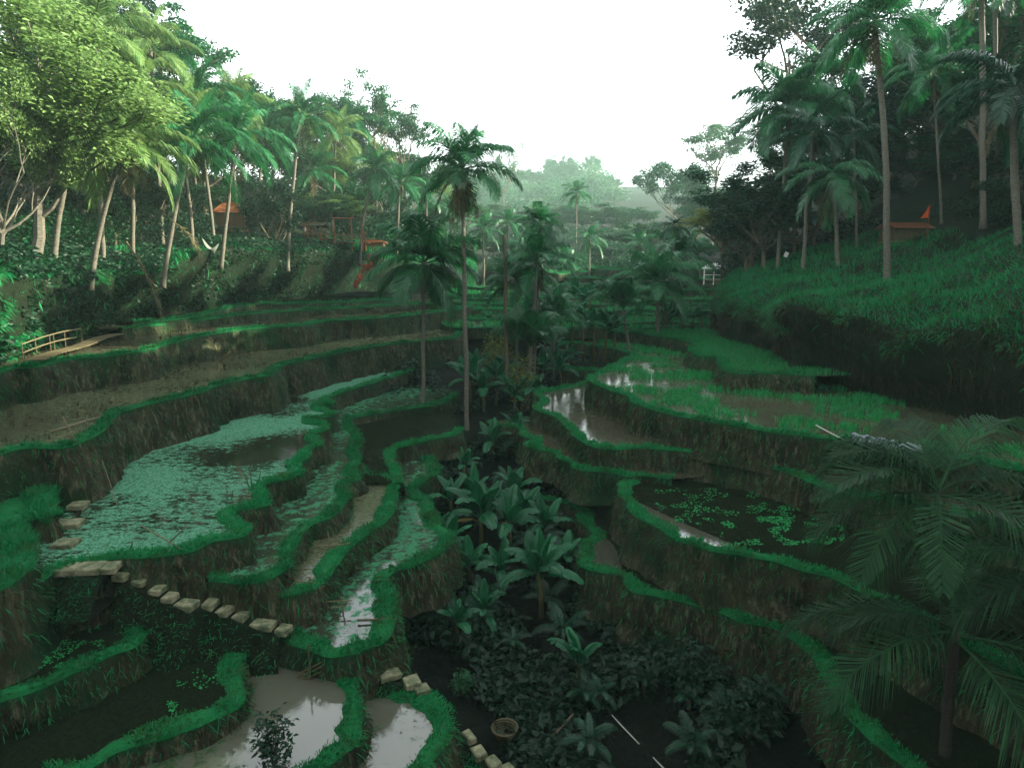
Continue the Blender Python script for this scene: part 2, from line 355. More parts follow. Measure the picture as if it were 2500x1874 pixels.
# ------------------------------------------------------------------ terraces
GRASS_V, BANKS = [], []
def terrace(label, edge, z0, z1, back, surf, drop=1.5, bw=.42, step=.3, slope=.16, blade=.16, dens=260, rice=None, wob=.05, hang=70, bunds=True, rr=.13):
    """edge: pixel polyline, uphill on the left of its direction; back: world XY closing the field under the higher ground"""
    n = len(edge); E = []
    for i, (px, py) in enumerate(edge):
        E.append(tuple(PZ(px, py, z0+(z1-z0)*i/(n-1))))
    C, s = catmull(E, step); m = len(C)
    t = np.gradient(C[:, :2], axis=0); t /= np.linalg.norm(t, axis=1)[:, None]+1e-9
    out = np.stack([t[:, 1], -t[:, 0]], 1)
    for i in range(m):
        C[i, :2] += out[i]*(wob*2.2*noise.noise(Vector((C[i, 0]*.9, C[i, 1]*.9, 3.1)))+wob*noise.noise(Vector((C[i, 0]*2.6, C[i, 1]*2.6, 9))))
    ro = tag(empty('rice_terrace', (float(C[:, 0].mean()), float(C[:, 1].mean()), float(C[:, 2].mean()))), label, 'terrace', kind='structure')
    O = np.array(ro.location)
    # water / field surface
    poly = [Vector(c) for c in C]+[Vector((x, y, z0 if k >= len(back)/2 else z1)) for k, (x, y) in enumerate(back)]
    tris = geometry.tessellate_polygon([poly])
    mk('paddy_surface', np.array([tuple(p) for p in poly])-O, [tuple(q) for q in tris], surf, ro)
    # flip if needed is not required: surfaces are two sided
    hgt = np.array([.09*noise.noise(Vector((c[0]*.8, c[1]*.8, 1))) for c in C])
    wv = np.array([max(.35, 1+.55*noise.noise(Vector((c[0]*.6, c[1]*.6, 5)))+.35*noise.noise(Vector((c[0]*1.9, c[1]*1.9, 8)))) for c in C])
    prof = [(-bw-.16, -.06), (-bw, .07), (-bw*.7, rr*.9), (-bw*.3, rr), (-.02, rr*.75), (.06, .0)]
    V = np.empty((m, len(prof), 3))
    for k, (o, h) in enumerate(prof):
        V[:, k, :2] = C[:, :2]+out*(o*wv)[:, None]; V[:, k, 2] = C[:, 2]+h+(hgt if 0 < k < 5 else 0)
    def quads(m, k):
        i, j = np.meshgrid(np.arange(m-1), np.arange(k-1), indexing='ij'); a = (i*k+j).ravel()
        return np.stack([a, a+1, a+k+1, a+k], 1)
    if bunds: mk('grass_bund', V.reshape(-1, 3)-O, quads(m, len(prof)), M['bund'], ro, True)
    # earth bank
    nr = max(6, int(drop/.2)); B = np.empty((m, nr+1, 3)); UV = np.empty((m, nr+1, 2))
    for j in range(nr+1):
        q = j/nr; base = .03+slope*q*drop
        for i in range(m):
            x, y, z = C[i, 0], C[i, 1], C[i, 2]-.0-q*drop
            f = noise.noise(Vector((x*.75, y*.75, z*.22)))*.34+noise.noise(Vector((x*2.1, y*2.1, z*.6)))*.15+noise.noise(Vector((x*4, y*4, z*3)))*.06
            cave = -.30*math.exp(-((q-.72)/.16)**2)*max(0, noise.noise(Vector((x*.45, y*.45, 20)))*2.2)
            B[i, j, :2] = C[i, :2]+out[i]*(base*wv[i]+(f+cave)*min(1, q*3)*min(1, drop/1.2)); B[i, j, 2] = z+(.01 if j == 0 else 0)
            UV[i, j] = (s[i], q*drop)
    mk('earth_bank', B.reshape(-1, 3)-O, quads(m, nr+1), M['earth'], ro, True, uv=UV.reshape(-1, 2))
    # grass on the bund (uncountable)
    near = np.clip(34/np.linalg.norm(C, axis=1), .35, 1.4); pat = np.array([np.clip(1+1.6*noise.noise(Vector((c[0]*1.3, c[1]*1.3, 2))), .15, 2) for c in C])
    cnt = rng.poisson(dens*step*near*pat); idx = np.repeat(np.arange(m), cnt)
    if len(idx):
        q = rng.uniform(-bw*1.05, .10, len(idx)); P = C[idx].copy(); P[:, :2] += out[idx]*(q*wv[idx])[:, None]+rng.normal(0, .05, (len(idx), 2))
        P[:, 2] += rr*.75+hgt[idx]; D = np.zeros((len(idx), 3)); D[:, 2] = 1; D[:, :2] = out[idx]*np.where(q > -.1, .8, .0)[:, None]
        v, f = blades(P, D, .03/np.sqrt(near[idx]), blade*(.6+.5*pat[idx])/np.sqrt(near[idx]), .5)
        tag(mk('bund_grass', v-O, f, M['grass'], ro), kind='stuff')
    cnt = rng.poisson(hang*step*near*min(1.4, drop)); idx = rng.permutation(np.repeat(np.arange(m), cnt))
    if len(idx):
        r = rng.beta(1, 1.6, len(idx))*nr; j = r.astype(int).clip(0, nr-1); P = B[idx, j]*(1-(r-j))[:, None]+B[idx, j+1]*(r-j)[:, None]
        D = np.zeros((len(idx), 3)); D[:, :2] = out[idx]*.7; D[:, 2] = -.5
        v, f = blades(P, D, .026, .30, .6, .45)
        h_ = len(P)//5*2; tag(mk('hanging_grass', v[:h_*5]-O, f[(f.max(1) < h_*5)], M['grass'], ro), kind='stuff')
        tag(mk('hanging_dry_grass', v[h_*5:]-O, f[(f.min(1) >= h_*5)]-h_*5, M['drygrass'], ro), kind='stuff')
    # rice seedlings
    if rice:
        cntm, ht, clump = rice[:3]; rmat = M[rice[3]] if len(rice) > 3 else M['rice']; A = np.array([tuple(p) for p in poly]); T = np.array(tris)
        ar = np.abs(np.cross(A[T[:, 1]]-A[T[:, 0]], A[T[:, 2]]-A[T[:, 0]])[:, 2])*.5
        cen = A[T].mean(1); pr = ar/ar.sum(); n = cntm
        k = rng.choice(len(T), n*3, p=pr); a, b = rng.random(n*3), rng.random(n*3); sw = a+b > 1; a[sw] = 1-a[sw]; b[sw] = 1-b[sw]
        P = A[T[k, 0]]+(A[T[k, 1]]-A[T[k, 0]])*a[:, None]+(A[T[k, 2]]-A[T[k, 0]])*b[:, None]
        g = np.array([noise.noise(Vector((p[0]*.35, p[1]*.35, 0))) for p in P]); P = P[(g > clump) & (np.abs(P[:, 0]/P[:, 1]) < .85)][:n]
        if clump > -.9: P = np.repeat(P, 4, 0)+np.c_[rng.normal(0, .05, (len(P)*4, 2)), np.zeros(len(P)*4)]
        D = np.zeros((len(P), 3)); D[:, 2] = 1
        v, f = blades(P, D, .035, ht, .4, .3); tag(mk('rice_seedlings' if rmat is M['rice'] else 'rice_stubble', v-O, f, rmat, ro), kind='stuff')
    BANKS.append((C, out, O)); return C, out, ro
LB = lambda yf, yn, xl=-60: [(xl, yf), (xl, yn)]
T = {}
# left flight, top to bottom
T['L1'] = terrace('topmost narrow terrace with a footpath at the foot of the left bank', [(325, 786), (450, 778), (600, 770-25), (690, 742), (770, 740), (860, 738), (910, 734), (965, 731), (1000, 727)], -4.5, -4.2, [(-8, 84), (-40, 90), (-50, 60)], M['w_dark'], .8, .5, .4)
T['L2'] = terrace('second narrow terrace on the left with pale dry bank', [(300, 803), (420, 790), (520, 778), (600, 768), (748, 757), (820, 754), (895, 750), (984, 744), (1085, 741)], -4.75, -4.7, [(-6, 88), (-40, 90), (-60, 50)], M['w_mud'], 1.2, .5, .4)
T['L3'] = terrace('third terrace on the left, above the fluted tall earth bank, with bamboo walkway', [(-160, 955), (-60, 925), (0, 909), (35, 900), (89, 897), (160, 880), (257, 871), (334, 862), (366, 853), (470, 826), (600, 804), (736, 796), (807, 784), (975, 773), (1085, 760), (1120, 756), (1150, 748)], -5.4, -5.3, [(-8, 84), (-60, 86), (-60, 20)], M['w_mud'], 2.3, .5, .3, rice=(2500, .22, .1, 'drygrass'))
T['L4'] = terrace('fourth terrace on the left with wide stubble paddy and crisp curved rim', [(-100, 1150), (30, 1100), (106, 1094), (165, 1092), (225, 1066), (260, 1045), (281, 1015), (355, 989), (473, 962), (541, 939), (600, 926), (665, 914), (698, 890), (807, 866), (896, 849), (984, 837), (1080, 829), (1116, 824), (1124, 810), (1100, 795)], -7.2, -7.1, [(-12, 74), (-60, 80), (-60, 18)], M['w_stubble'], 2.9, .5, .3, .2, rice=(3500, .2, .0, 'drygrass'))
T['P'] = terrace('large pond terrace covered in pale duckweed below the curved rim', [(60, 1440), (160, 1385), (260, 1366), (380, 1360), (470, 1345), (518, 1323), (590, 1310), (602, 1295), (565, 1262), (570, 1250), (640, 1236), (655, 1225), (636, 1190), (650, 1181), (736, 1160), (728, 1140), (719, 1134), (757, 1115), (745, 1104), (787, 1081), (760, 1065), (805, 1042), (752, 1027), (818, 1012), (775, 994), (815, 985), (800, 974), (888, 942), (985, 913), (1010, 905)], -9.6, -9.4, [(-8, 64), (-60, 70), (-60, 16)], M['w_weed'], 2.2, .42, .25, .2)
T['Q'] = terrace('second weedy pond terrace with scalloped grassy rim below the duckweed pond', [(430, 1390), (540, 1420), (630, 1422), (700, 1385), (722, 1335), (735, 1305), (765, 1280), (820, 1253), (851, 1214), (843, 1181), (880, 1168), (862, 1146), (880, 1130), (868, 1104), (881, 1080), (872, 1057), (853, 1033), (866, 1019), (930, 1008), (1026, 994), (1080, 985), (1120, 962)], -10.6, -10.4, [(-5, 56), (-50, 60), (-50, 26)], M['w_weed2'], 1.6, .42, .25, .2)
T['Q2'] = terrace('small crescent paddy of dry stubble inside a grassy loop', [(600, 1440), (700, 1455), (790, 1420), (850, 1340), (900, 1300), (950, 1262), (965, 1215), (962, 1175), (938, 1160), (890, 1152), (870, 1140)], -11.3, -11.1, [(-9, 38), (-40, 38), (-40, 26)], M['w_stubble'], 1.6, .5, .25, .2)
T['Q3'] = terrace('dark small terrace behind the left central palm', [(980, 1180), (960, 1105), (985, 1090), (1060, 1072), (1110, 1062), (1130, 1050)], -11.0, -10.9, [(-5, 52), (-22, 52), (-22, 34)], M['w_dark'], 1.4, .45, .3)
T['S'] = terrace('winding stream-like pond strewn with pale duckweed beside the banana plants', [(640, 1530), (720, 1570), (800, 1600), (860, 1596), (899, 1583), (941, 1565), (956, 1529), (962, 1490), (959, 1454), (945, 1420), (965, 1395), (1010, 1380), (1090, 1340), (1100, 1311), (1085, 1293), (1062, 1264), (1047, 1222), (1010, 1199), (1047, 1166), (1075, 1150), (1050, 1120)], -12.5, -11.9, [(-8, 40), (-30, 40), (-30, 25)], M['w_weed2'], 2.0, .5, .25, .2)
T['A'] = terrace('dim weedy terrace in the bottom left corner below the stair top', [(-120, 1760), (0, 1714), (89, 1684), (179, 1645), (268, 1600), (340, 1571), (358, 1493), (366, 1446), (352, 1425), (277, 1413), (200, 1405)], -11.7, -11.6, [(-30, 28), (-40, 14)], M['w_dark'], 1.6, .5, .25, .25)
T['B'] = terrace('dark terrace with bright water weeds and bluish grass rim at the bottom left', [(120, 1910), (226, 1869), (298, 1830), (417, 1797), (536, 1750), (581, 1723), (593, 1678), (581, 1618), (626, 1583), (620, 1541), (584, 1523), (520, 1500)], -12.8, -12.6, [(-30, 26), (-40, 12)], M['w_dark'], 1.8, .5, .25, .25)
T['C'] = terrace('pale still pond at the bottom reflecting the sky, with curved mud rim', [(640, 1960), (783, 1890), (813, 1857), (857, 1821), (875, 1785), (877, 1708), (863, 1660), (828, 1612), (768, 1565), (738, 1544), (679, 1542)], -13.3, -13.2, [(-20, 25), (-30, 12)], M['w_clear'], 1.6, .4, .25, .2)
T['D'] = terrace('small shaded pond right of the pale pond at the bottom edge', [(900, 1960), (1035, 1900), (1060, 1850), (1095, 1800), (1100, 1755), (1040, 1695), (960, 1670), (900, 1640)], -14.0, -13.9, [(-16, 23), (-20, 12)], M['w_clear'], 1.8, .5, .25, .2)
T['M'] = terrace('grassy knoll on the left edge beside the stair', [(-150, 1500), (0, 1440), (65, 1395), (80, 1335), (45, 1290), (62, 1262), (120, 1275), (132, 1222), (105, 1168), (55, 1146), (-20, 1165)], -9.0, -8.8, [(-40, 30), (-40, 16)], M['bund'], 3.0, .7, .25, .2, dens=220, blade=.3, hang=60)
# right flight, top to bottom (direction far -> near)
T['R1'] = terrace('bright green young rice terrace at the foot of the right bank', [(1500, 812), (1546, 813), (1600, 822), (1652, 828), (1690, 838), (1706, 845), (1684, 853), (1706, 869), (1756, 876), (1762, 900), (1800, 911), (1925, 914), (1990, 918)], -6.8, -6.8, [(30, 42), (30, 72), (12, 70)], M['w_rice'], 1.3, .4, .3, rice=(26000, .34, -1))
T['R2'] = terrace('broad flooded rice terrace with seedlings and sharp green rim on the right', [(1370, 842), (1412, 838), (1455, 846), (1499, 854), (1546, 868), (1502, 890), (1469, 908), (1437, 925), (1463, 943), (1537, 970), (1549, 985), (1623, 1008), (1712, 1026), (1800, 1040), (1886, 1055), (2080, 1078), (2240, 1100), (2500, 1150)], -7.9, -7.9, [(40, 26), (40, 68), (10, 72)], M['w_rice'], 2.0, .42, .3, rice=(9000, .42, .02))
T['R2b'] = terrace('low bare ledge under the far corner of the broad rice terrace', [(1370, 900), (1398, 902), (1440, 904), (1475, 906)], -9.0, -9.0, [(20, 54), (20, 62), (6, 62)], M['w_dark'], 1.2, .35, .3)
T['R3'] = terrace('shimmering mud paddy with scalloped rim on the right', [(1450, 934), (1434, 936), (1381, 945), (1336, 953), (1307, 959), (1325, 980), (1304, 998), (1354, 1018), (1384, 1042), (1407, 1069), (1455, 1092), (1514, 1097), (1561, 1094), (1700, 1105), (1830, 1130), (1920, 1153), (2042, 1200), (2190, 1225), (2400, 1270), (2700, 1360)], -9.6, -9.6, [(40, 20), (40, 56), (12, 57)], M['w_mud'], 1.6, .4, .3)
T['R4'] = terrace('thin stepped terrace with zigzag rim at the gully side', [(1195, 1030), (1206, 1039), (1266, 1045), (1277, 1063), (1310, 1078), (1286, 1089), (1307, 1095), (1354, 1107), (1366, 1119), (1396, 1131), (1413, 1146), (1484, 1152), (1529, 1163), (1560, 1160), (1640, 1170)], -10.8, -10.7, [(20, 36), (20, 48), (2, 48)], M['w_mud'], 1.7, .35, .3)
T['R5'] = terrace('wide dark weedy pond on the right with a bright strip of water along its rim', [(1600, 1150), (1555, 1160), (1537, 1172), (1514, 1199), (1534, 1231), (1540, 1248), (1561, 1263), (1617, 1292), (1650, 1318), (1706, 1334), (1755, 1348), (1804, 1355), (1886, 1370), (1940, 1387), (2021, 1408), (2089, 1435), (2187, 1486), (2400, 1600), (2650, 1740)], -11.0, -11.0, [(40, 14), (40, 38), (10, 37)], M['w_dark'], 2.2, .42, .25)
T['R6'] = terrace('lowest right terrace with bright sky reflections beside the banana plants', [(1280, 1205), (1345, 1222), (1390, 1231), (1425, 1255), (1419, 1273), (1452, 1305), (1431, 1329), (1420, 1380), (1491, 1400), (1527, 1410), (1542, 1440), (1616, 1457), (1727, 1484), (1811, 1518), (1896, 1534), (1938, 1561), (1988, 1607), (2030, 1680), (2120, 1800), (2300, 1930), (2600, 2100)], -13.3, -13.2, [(30, 10), (30, 33), (8, 38)], M['w_dark'], 2.2, .45, .25)
# clear water along the rim of the weedy right pond
M['w_open'] = watermat('open_water', .12, (.02, .05, .02), (.03, .05, .02), scale=5, mud=(.05, .05, .035), rough=.04); M['w_open'].node_tree.nodes['Principled BSDF'].inputs['IOR'].default_value = 2.4
oo = [(1556, 1256), (1590, 1274), (1617, 1286), (1650, 1311), (1706, 1327), (1755, 1341), (1800, 1349), (1812, 1346), (1765, 1318), (1700, 1290), (1640, 1264), (1590, 1240), (1545, 1222)]
oo, _ = catmull([tuple(PZ(x, y, -10.985)) for x, y in oo+oo[:1]], .15); oo = [Vector(p) for p in oo[:-1]]
tag(mk('open_water', [tuple(p) for p in oo], [tuple(q) for q in geometry.tessellate_polygon([oo])], M['w_open']), 'bright strip of open water along the rim of the weedy right pond', 'water', kind='structure')
# floating weeds on the dim ponds (uncountable)
def weeds(name, label, boxes, z, n, size):
    P = []
    for (x0, y0, x1, y1) in boxes:
        c = [PZ(random.uniform(x0, x1), random.uniform(y0, y1), z+.03) for _ in range(n//len(boxes))]; P += [tuple(p) for p in c]
    P = np.array(P); P = P[mask(P, 1.6, .05)]
    v, f = leaves(P, size, np.array([0, 0, 1.0]), .8, .25, .0); tag(mk(name, v, f, M['rice']), label, 'water weed', kind='stuff')
def mask(P, f, lo, hi=9):
    g = np.array([noise.noise(Vector(p)*f) for p in P]); return (g > lo) & (g < hi)
weeds('water_weeds', 'bright leaf dots on the dim bottom left terraces', [(430, 1570, 570, 1690), (410, 1690, 510, 1740)], -12.65, 700, .065)
weeds('water_weeds', 'dim leaf specks on the terrace in the bottom left corner', [(140, 1430, 320, 1550), (80, 1560, 250, 1630)], -11.6, 1500, .07)
oo = [(1424, 1372), (1436, 1334), (1458, 1306), (1490, 1322), (1508, 1350), (1520, 1396), (1500, 1394), (1470, 1388)]
oo, _ = catmull([tuple(PZ(x, y, -13.23)) for x, y in oo+oo[:1]], .15); oo = [Vector(p) for p in oo[:-1]]
tag(mk('open_water', [tuple(p) for p in oo], [tuple(q) for q in geometry.tessellate_polygon([oo])], M['w_open']), 'small pool of open water on the lowest right terrace', 'water', kind='structure')
weeds('water_weeds', 'scattered weeds on the wide dark pond at the right', [(1600, 1190, 2000, 1280), (1760, 1260, 2060, 1330)], -10.98, 4500, .10)
# far valley-end steps
fy = [800, 785, 771, 757, 744, 730, 717, 705, 692, 679, 667, 657]
fz = [-6.6, -6.4, -6.1, -5.7, -5.3, -4.8, -4.3, -3.8, -3.2, -2.5, -1.8, -1.2]
ORD = ['first', 'second', 'third', 'fourth', 'fifth', 'sixth', 'seventh', 'eighth', 'ninth', 'tenth', 'eleventh', 'twelfth', 'thirteenth', 'fourteenth', 'fifteenth', 'sixteenth', 'seventeenth', 'eighteenth', 'nineteenth', 'twentieth']
for k, (y, z) in enumerate(zip(fy, fz)):
    x0 = 1150+random.uniform(-60, 60) if k < 8 else 1380-random.uniform(0, 80); x1 = 1745+random.uniform(-30, 40)
    xs = np.linspace(x1, x0, 9); e = [(x, y+random.uniform(-3.5, 3.5)+(x-1400)*.008*(1 if k % 2 else -1)) for x in xs][::-1]
    e = [(e[0][0]-25, e[0][1]-9)]+e+[(e[-1][0]+25, e[-1][1]-6)]
    Yb = PZ(1400, y, z).y
    terrace('%s far paddy step counted up from the banana clump at the valley end' % ORD[k], e, z, z, [(Yb*.32, Yb+14), (-Yb*.1, Yb+14)], random.choice([M['w_stubble'], M['w_rice'], M['w_mud'], M['w_rice']]), 1.1, .5, .6, dens=70, hang=6, blade=.3, rice=(2500, .4, -.1) if k < 7 else None)

# ------------------------------------------------------------------ cover on the banks (uncountable)
def on_grid(G, r0, r1, c0, c1, n):
    nr, nc = G.shape[:2]; r = rng.uniform(r0, r1, n)*(nr-1); c = rng.uniform(c0, c1, n)*(nc-1)
    i = r.astype(int).clip(0, nr-2); j = c.astype(int).clip(0, nc-2); a, b = (r-i)[:, None], (c-j)[:, None]
    P = G[i, j]*(1-a)*(1-b)+G[i+1, j]*a*(1-b)+G[i, j+1]*(1-a)*b+G[i+1, j+1]*a*b
    n_ = np.cross(G[i, j+1]-G[i, j], G[i+1, j]-G[i, j]); n_ /= np.linalg.norm(n_, axis=1)[:, None]+1e-9; n_[n_[:, 2] < 0] *= -1
    return P, n_
P_, n_ = on_grid(LG, .02, .5, .05, .66, 150000); k = mask(P_, .35, -.15)
v, f = leaves(P_[k]+n_[k]*rng.uniform(0, .6, (k.sum(), 1)), .34, n_[k], .5, .6)
tag(mk('bank_foliage', v, f, M['leafdark']), 'creeping leafy plants covering the left bank', 'undergrowth', kind='stuff')
P_, n_ = on_grid(LG, .02, .45, .25, .98, 120000); k = mask(P_, .22, -.4)
v, f = blades(P_[k], n_[k]*.7+np.array([0, 0, -.15]), .06, .55, .4, .3)
tag(mk('bank_grass', v, f, M['grass']), 'long green grass on the left bank', 'grass', kind='stuff')
P_, n_ = on_grid(LG, .0, .22, .05, .7, 14000); k = mask(P_, .5, .1)
v, f = blades(P_[k], n_[k]*.6+np.array([0, 0, -.6]), .05, .6, .5, .3)
tag(mk('dry_bank_grass', v, f, M['drygrass']), 'dry yellowish grass hanging low on the left bank', 'grass', kind='stuff')
P_, n_ = on_grid(RG, .12, .55, .1, .86, 110000)
v, f = blades(P_, n_*.7+np.array([0, 0, -.1]), .05, .55, .5, .35)
tag(mk('slope_grass', v, f, M['grass']), 'long dark green grass over the right slope', 'grass', kind='stuff')
P_, n_ = on_grid(RG, .01, .21, .12, .88, 40000); k = mask(P_, .4, -.1)
v, f = blades(P_[k], n_[k]*.5+np.array([0, 0, -.8]), .05, .7, .5, .3)
tag(mk('dry_slope_grass', v, f, M['drygrass']), 'brown grass hanging down the right bank face', 'grass', kind='stuff')
# gully undergrowth
n = 60000; Y = rng.uniform(14, 66, n); X = rng.uniform(-.42, .55, n)*Y*.55+1.5
P_ = np.stack([X, Y, np.array([gz(y) for y in Y])], 1); k = mask(P_, .3, -.05); P_ = P_[k]
hh = np.array([max(0, noise.noise(Vector(p)*.45+Vector((7, 0, 0)))) for p in P_])
P_[:, 2] += rng.random(len(P_))*(.3+2.2*hh)
v, f = leaves(P_, .36, None, .5, .6)
tag(mk('gully_foliage', v, f, M['leafdark']), 'dark leafy undergrowth filling the gully floor', 'undergrowth', kind='stuff')

# ------------------------------------------------------------------ palms
def frond_mesh(name, e0, e1, mat, nl=46, seed=0, ll=.22, sparse=0, side_bend=0.0, lw=.0115):
    """unit-length coconut frond: curved midrib with hanging leaflets, in the XZ plane"""
    r = random.Random(seed); mb = MB(); n = 16; P = [Vector((0, 0, 0))]; ang = []
    for i in range(n):
        t = i/n; a = R(e0+(e1-e0)*(t**1.25)); ang.append(a); P.append(P[-1]+Vector((math.cos(a), side_bend*t*t, math.sin(a)))/n)
    ang.append(ang[-1]); mb.tube(P, [.011*(1-.85*i/n)+.001 for i in range(n+1)], 4, False)
    for k in range(nl):
        t = .14+.86*k/(nl-1); f = t*n; i = min(int(f), n-1); p = P[i].lerp(P[i+1], f-i); a = ang[i]
        tg = Vector((math.cos(a), 0, math.sin(a))); up = Vector((-math.sin(a), 0, math.cos(a)))
        L = ll*(.55+1.0*math.sin(math.pi*min(1, t*.82+.12)))*r.uniform(.85, 1.1)*(1-.35*max(0, t-.85)/.15)
        for s in (-1, 1):
            if r.random() < sparse: continue
            d = (Vector((0, s, 0))*.75+tg*(.35+.75*t)+up*r.uniform(-.05, .25)).normalized()
            q1 = p+d*L*.5; g = Vector((0, 0, -1)); d2 = (d*.62+g*r.uniform(.45, .95)).normalized(); q2 = q1+d2*L*.5
            wv = tg*(lw*r.uniform(.8, 1.2))
            mb.add([p-wv*.6, p+wv*.6, q1+wv, q1-wv, q2], [(0, 1, 2, 3), (3, 2, 4)])
    o = mb.build(name, mat); COL.objects.unlink(o); return o
FR = {}
ELEV = [(82, 48), (68, 8), (50, -25), (32, -48), (12, -62), (-8, -75), (-30, -84)]
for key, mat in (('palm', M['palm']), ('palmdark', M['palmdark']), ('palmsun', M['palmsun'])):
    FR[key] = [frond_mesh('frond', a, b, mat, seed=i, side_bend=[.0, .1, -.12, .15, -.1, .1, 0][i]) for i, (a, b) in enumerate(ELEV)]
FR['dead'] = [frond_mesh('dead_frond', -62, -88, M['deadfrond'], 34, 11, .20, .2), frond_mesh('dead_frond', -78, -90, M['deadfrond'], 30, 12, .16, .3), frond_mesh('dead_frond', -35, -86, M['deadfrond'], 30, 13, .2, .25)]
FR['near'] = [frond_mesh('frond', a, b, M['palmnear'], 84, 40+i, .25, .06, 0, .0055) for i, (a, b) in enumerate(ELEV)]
FR['lush'] = [frond_mesh('frond', a, b, M['palm'], 56, 80+i, .27, 0, [.0, .1, -.12, .15, -.1, .1, 0][i], .0105) for i, (a, b) in enumerate(ELEV)]
FR['bushy'] = [frond_mesh('frond', a, b, M['palm'], 70, 60+i, .30) for i, (a, b) in enumerate(ELEV)]
def trunk_mesh(base, top, r0, r1, mat, parent, bend=.0, name='trunk', rings=26, sag=None):
    base, top = Vector(base), Vector(top); mb = MB(); pts = []; rad = []
    side = Vector((1, 0, 0)) if sag is None else Vector(sag)
    for i in range(rings+1):
        t = i/rings; p = base.lerp(top, t)+side*bend*math.sin(math.pi*t)
        p += Vector((noise.noise(p*.3), noise.noise(p*.3+Vector((9, 0, 0))), 0))*.12*math.sin(math.pi*t)
        pts.append(p-base); rad.append((r0*(1-t)+r1*t)*(1+.35*max(0, .06-t)/.06)*(1+.05*(-1)**i))
    mb.tube(pts, rad, 8); return mb.build(name, mat, parent, True)
def palm(label, base, crown, L=4.2, n=18, dead=0, key='palm', r0=.2, r1=.13, bend=0, lo=0, hi=6, nuts=True, group=None, seed=None, azs=None, cat='palm tree'):
    r = random.Random(seed if seed is not None else int(base[0]*91+base[1]*37+crown[2]*11) % 9973)
    base, crown = Vector(base), Vector(crown)
    e = tag(empty('palm_tree', base), label, cat, group)
    trunk_mesh(base, crown, r0, r1, M['barkdark' if key == 'near' else 'trunk'], e, bend)
    top = crown-base
    for i in range(n):
        f = i/max(1, n-1); k = int(round(lo+(hi-lo)*f**.9)); az = i*2.39996+r.uniform(-.3, .3)
        if azs: az, k = azs[i % len(azs)]; az = R(az)
        d = dup(FR[key][k], e, top+Vector((0, 0, .1-.25*f)), (r.uniform(-.12, .12), r.uniform(-.1, .1), az), L*r.uniform(.85, 1.08)*(1-.22*(1-min(1, f*3))))
    for i in range(dead):
        d = dup(FR['dead'][r.choice([0, 0, 1, 2])], e, top+Vector((0, 0, -.2)), (0, 0, r.uniform(0, 6.28)), L*r.uniform(.55, .85))
    if nuts:
        for i in range(7):
            a = r.uniform(0, 6.28); mb = MB(); c = top+Vector((math.cos(a)*.28, math.sin(a)*.28, -.3-r.uniform(0, .25)))
            mb.tube([c+Vector((0, 0, h)) for h in (-.15, -.09, .02, .1, .15)], [.02, .09, .115, .07, .01], 6); mb.build('coconut', M['husk'], e, True)
    return e
def cpalm(label, bpx, bpy_, Y, cpx, cpy, **kw):
    b = PD(bpx, bpy_, Y); c = PD(cpx, cpy, Y+kw.pop('dy', 0)); b.z -= kw.pop('sink', 1.3); return palm(label, b, c, **kw)
def hpalm(label, cpx, cpy, Y, lean=0, **kw):
    c = PD(cpx, cpy, Y); x = c.x-lean; z = hill_z(x, Y)-.3; return palm(label, (x, Y, z), c, **kw)

# central group
b = gully(1140, 1040); cpalm('tall slender coconut palm with a skirt of dead fronds at the valley centre', 1140, 1040, b.y, 1130, 410, L=4.3, n=20, dead=14, key='lush', r0=.19, r1=.12, lo=0, hi=5)
b = gully(1030, 1015); cpalm('shorter bright green coconut palm left of the tall central palm', 1030, 1018, b.y, 1036, 640, L=4.7, n=20, dead=0, key='bushy', r0=.17, r1=.13, hi=6)
b = gully(1288, 985); cpalm('bushy dark palm with a dense drooping top right of the tall central palm', 1285, 985, b.y, 1310, 640, L=3.7, n=16, dead=3, key='lush', r0=.17, lo=0, hi=5)
cpalm('dense tufted palm head rising just above the bushy dark palm', 1300, 940, b.y+2.5, 1318, 545, L=2.3, n=22, dead=0, key='lush', r0=.1, r1=.08, lo=0, hi=6, nuts=False, sink=3.2)
cpalm('pale green low palm behind the bare snag in the central clump', 1262, 900, b.y+5, 1262, 690, L=3.4, n=18, key='bushy', r0=.15, hi=5, sink=3.2)
cpalm('young palm with upright pale fronds at the middle of the central clump', 1280, 985, b.y-.6, 1296, 845, L=4.0, n=11, key='bushy', r0=.14, r1=.12, lo=0, hi=2, nuts=False)
cpalm('low spreading palm on the right side of the central clump', 1350, 900, b.y+7, 1352, 770, L=3.2, n=14, key='bushy', r0=.14, lo=0, hi=4, nuts=False, sink=3.2)
# right centre group
p = PD(1608, 806, 66); cpalm('wide spreading coconut palm over the far paddies at right centre', 1608, 806, 66, 1603, 690, L=5.3, n=20, dead=2, key='palm', r0=.2, lo=0, hi=5)
cpalm('slim palm with a small round head above the spreading palm', 1648, 745, 74, 1646, 552, L=2.1, n=14, key='palmdark', r0=.09, r1=.07, lo=1, hi=6, nuts=False)
cpalm('second coconut palm crown behind the spreading palm at right centre', 1660, 740, 78, 1655, 625, L=4.6, n=17, key='palm', r0=.17, lo=0, hi=5)
cpalm('young palm with a leaning brush of fronds on the far paddy rim', 1536, 822, 62, 1522, 752, L=3.6, n=11, key='bushy', r0=.16, r1=.12, lo=0, hi=2, nuts=False)
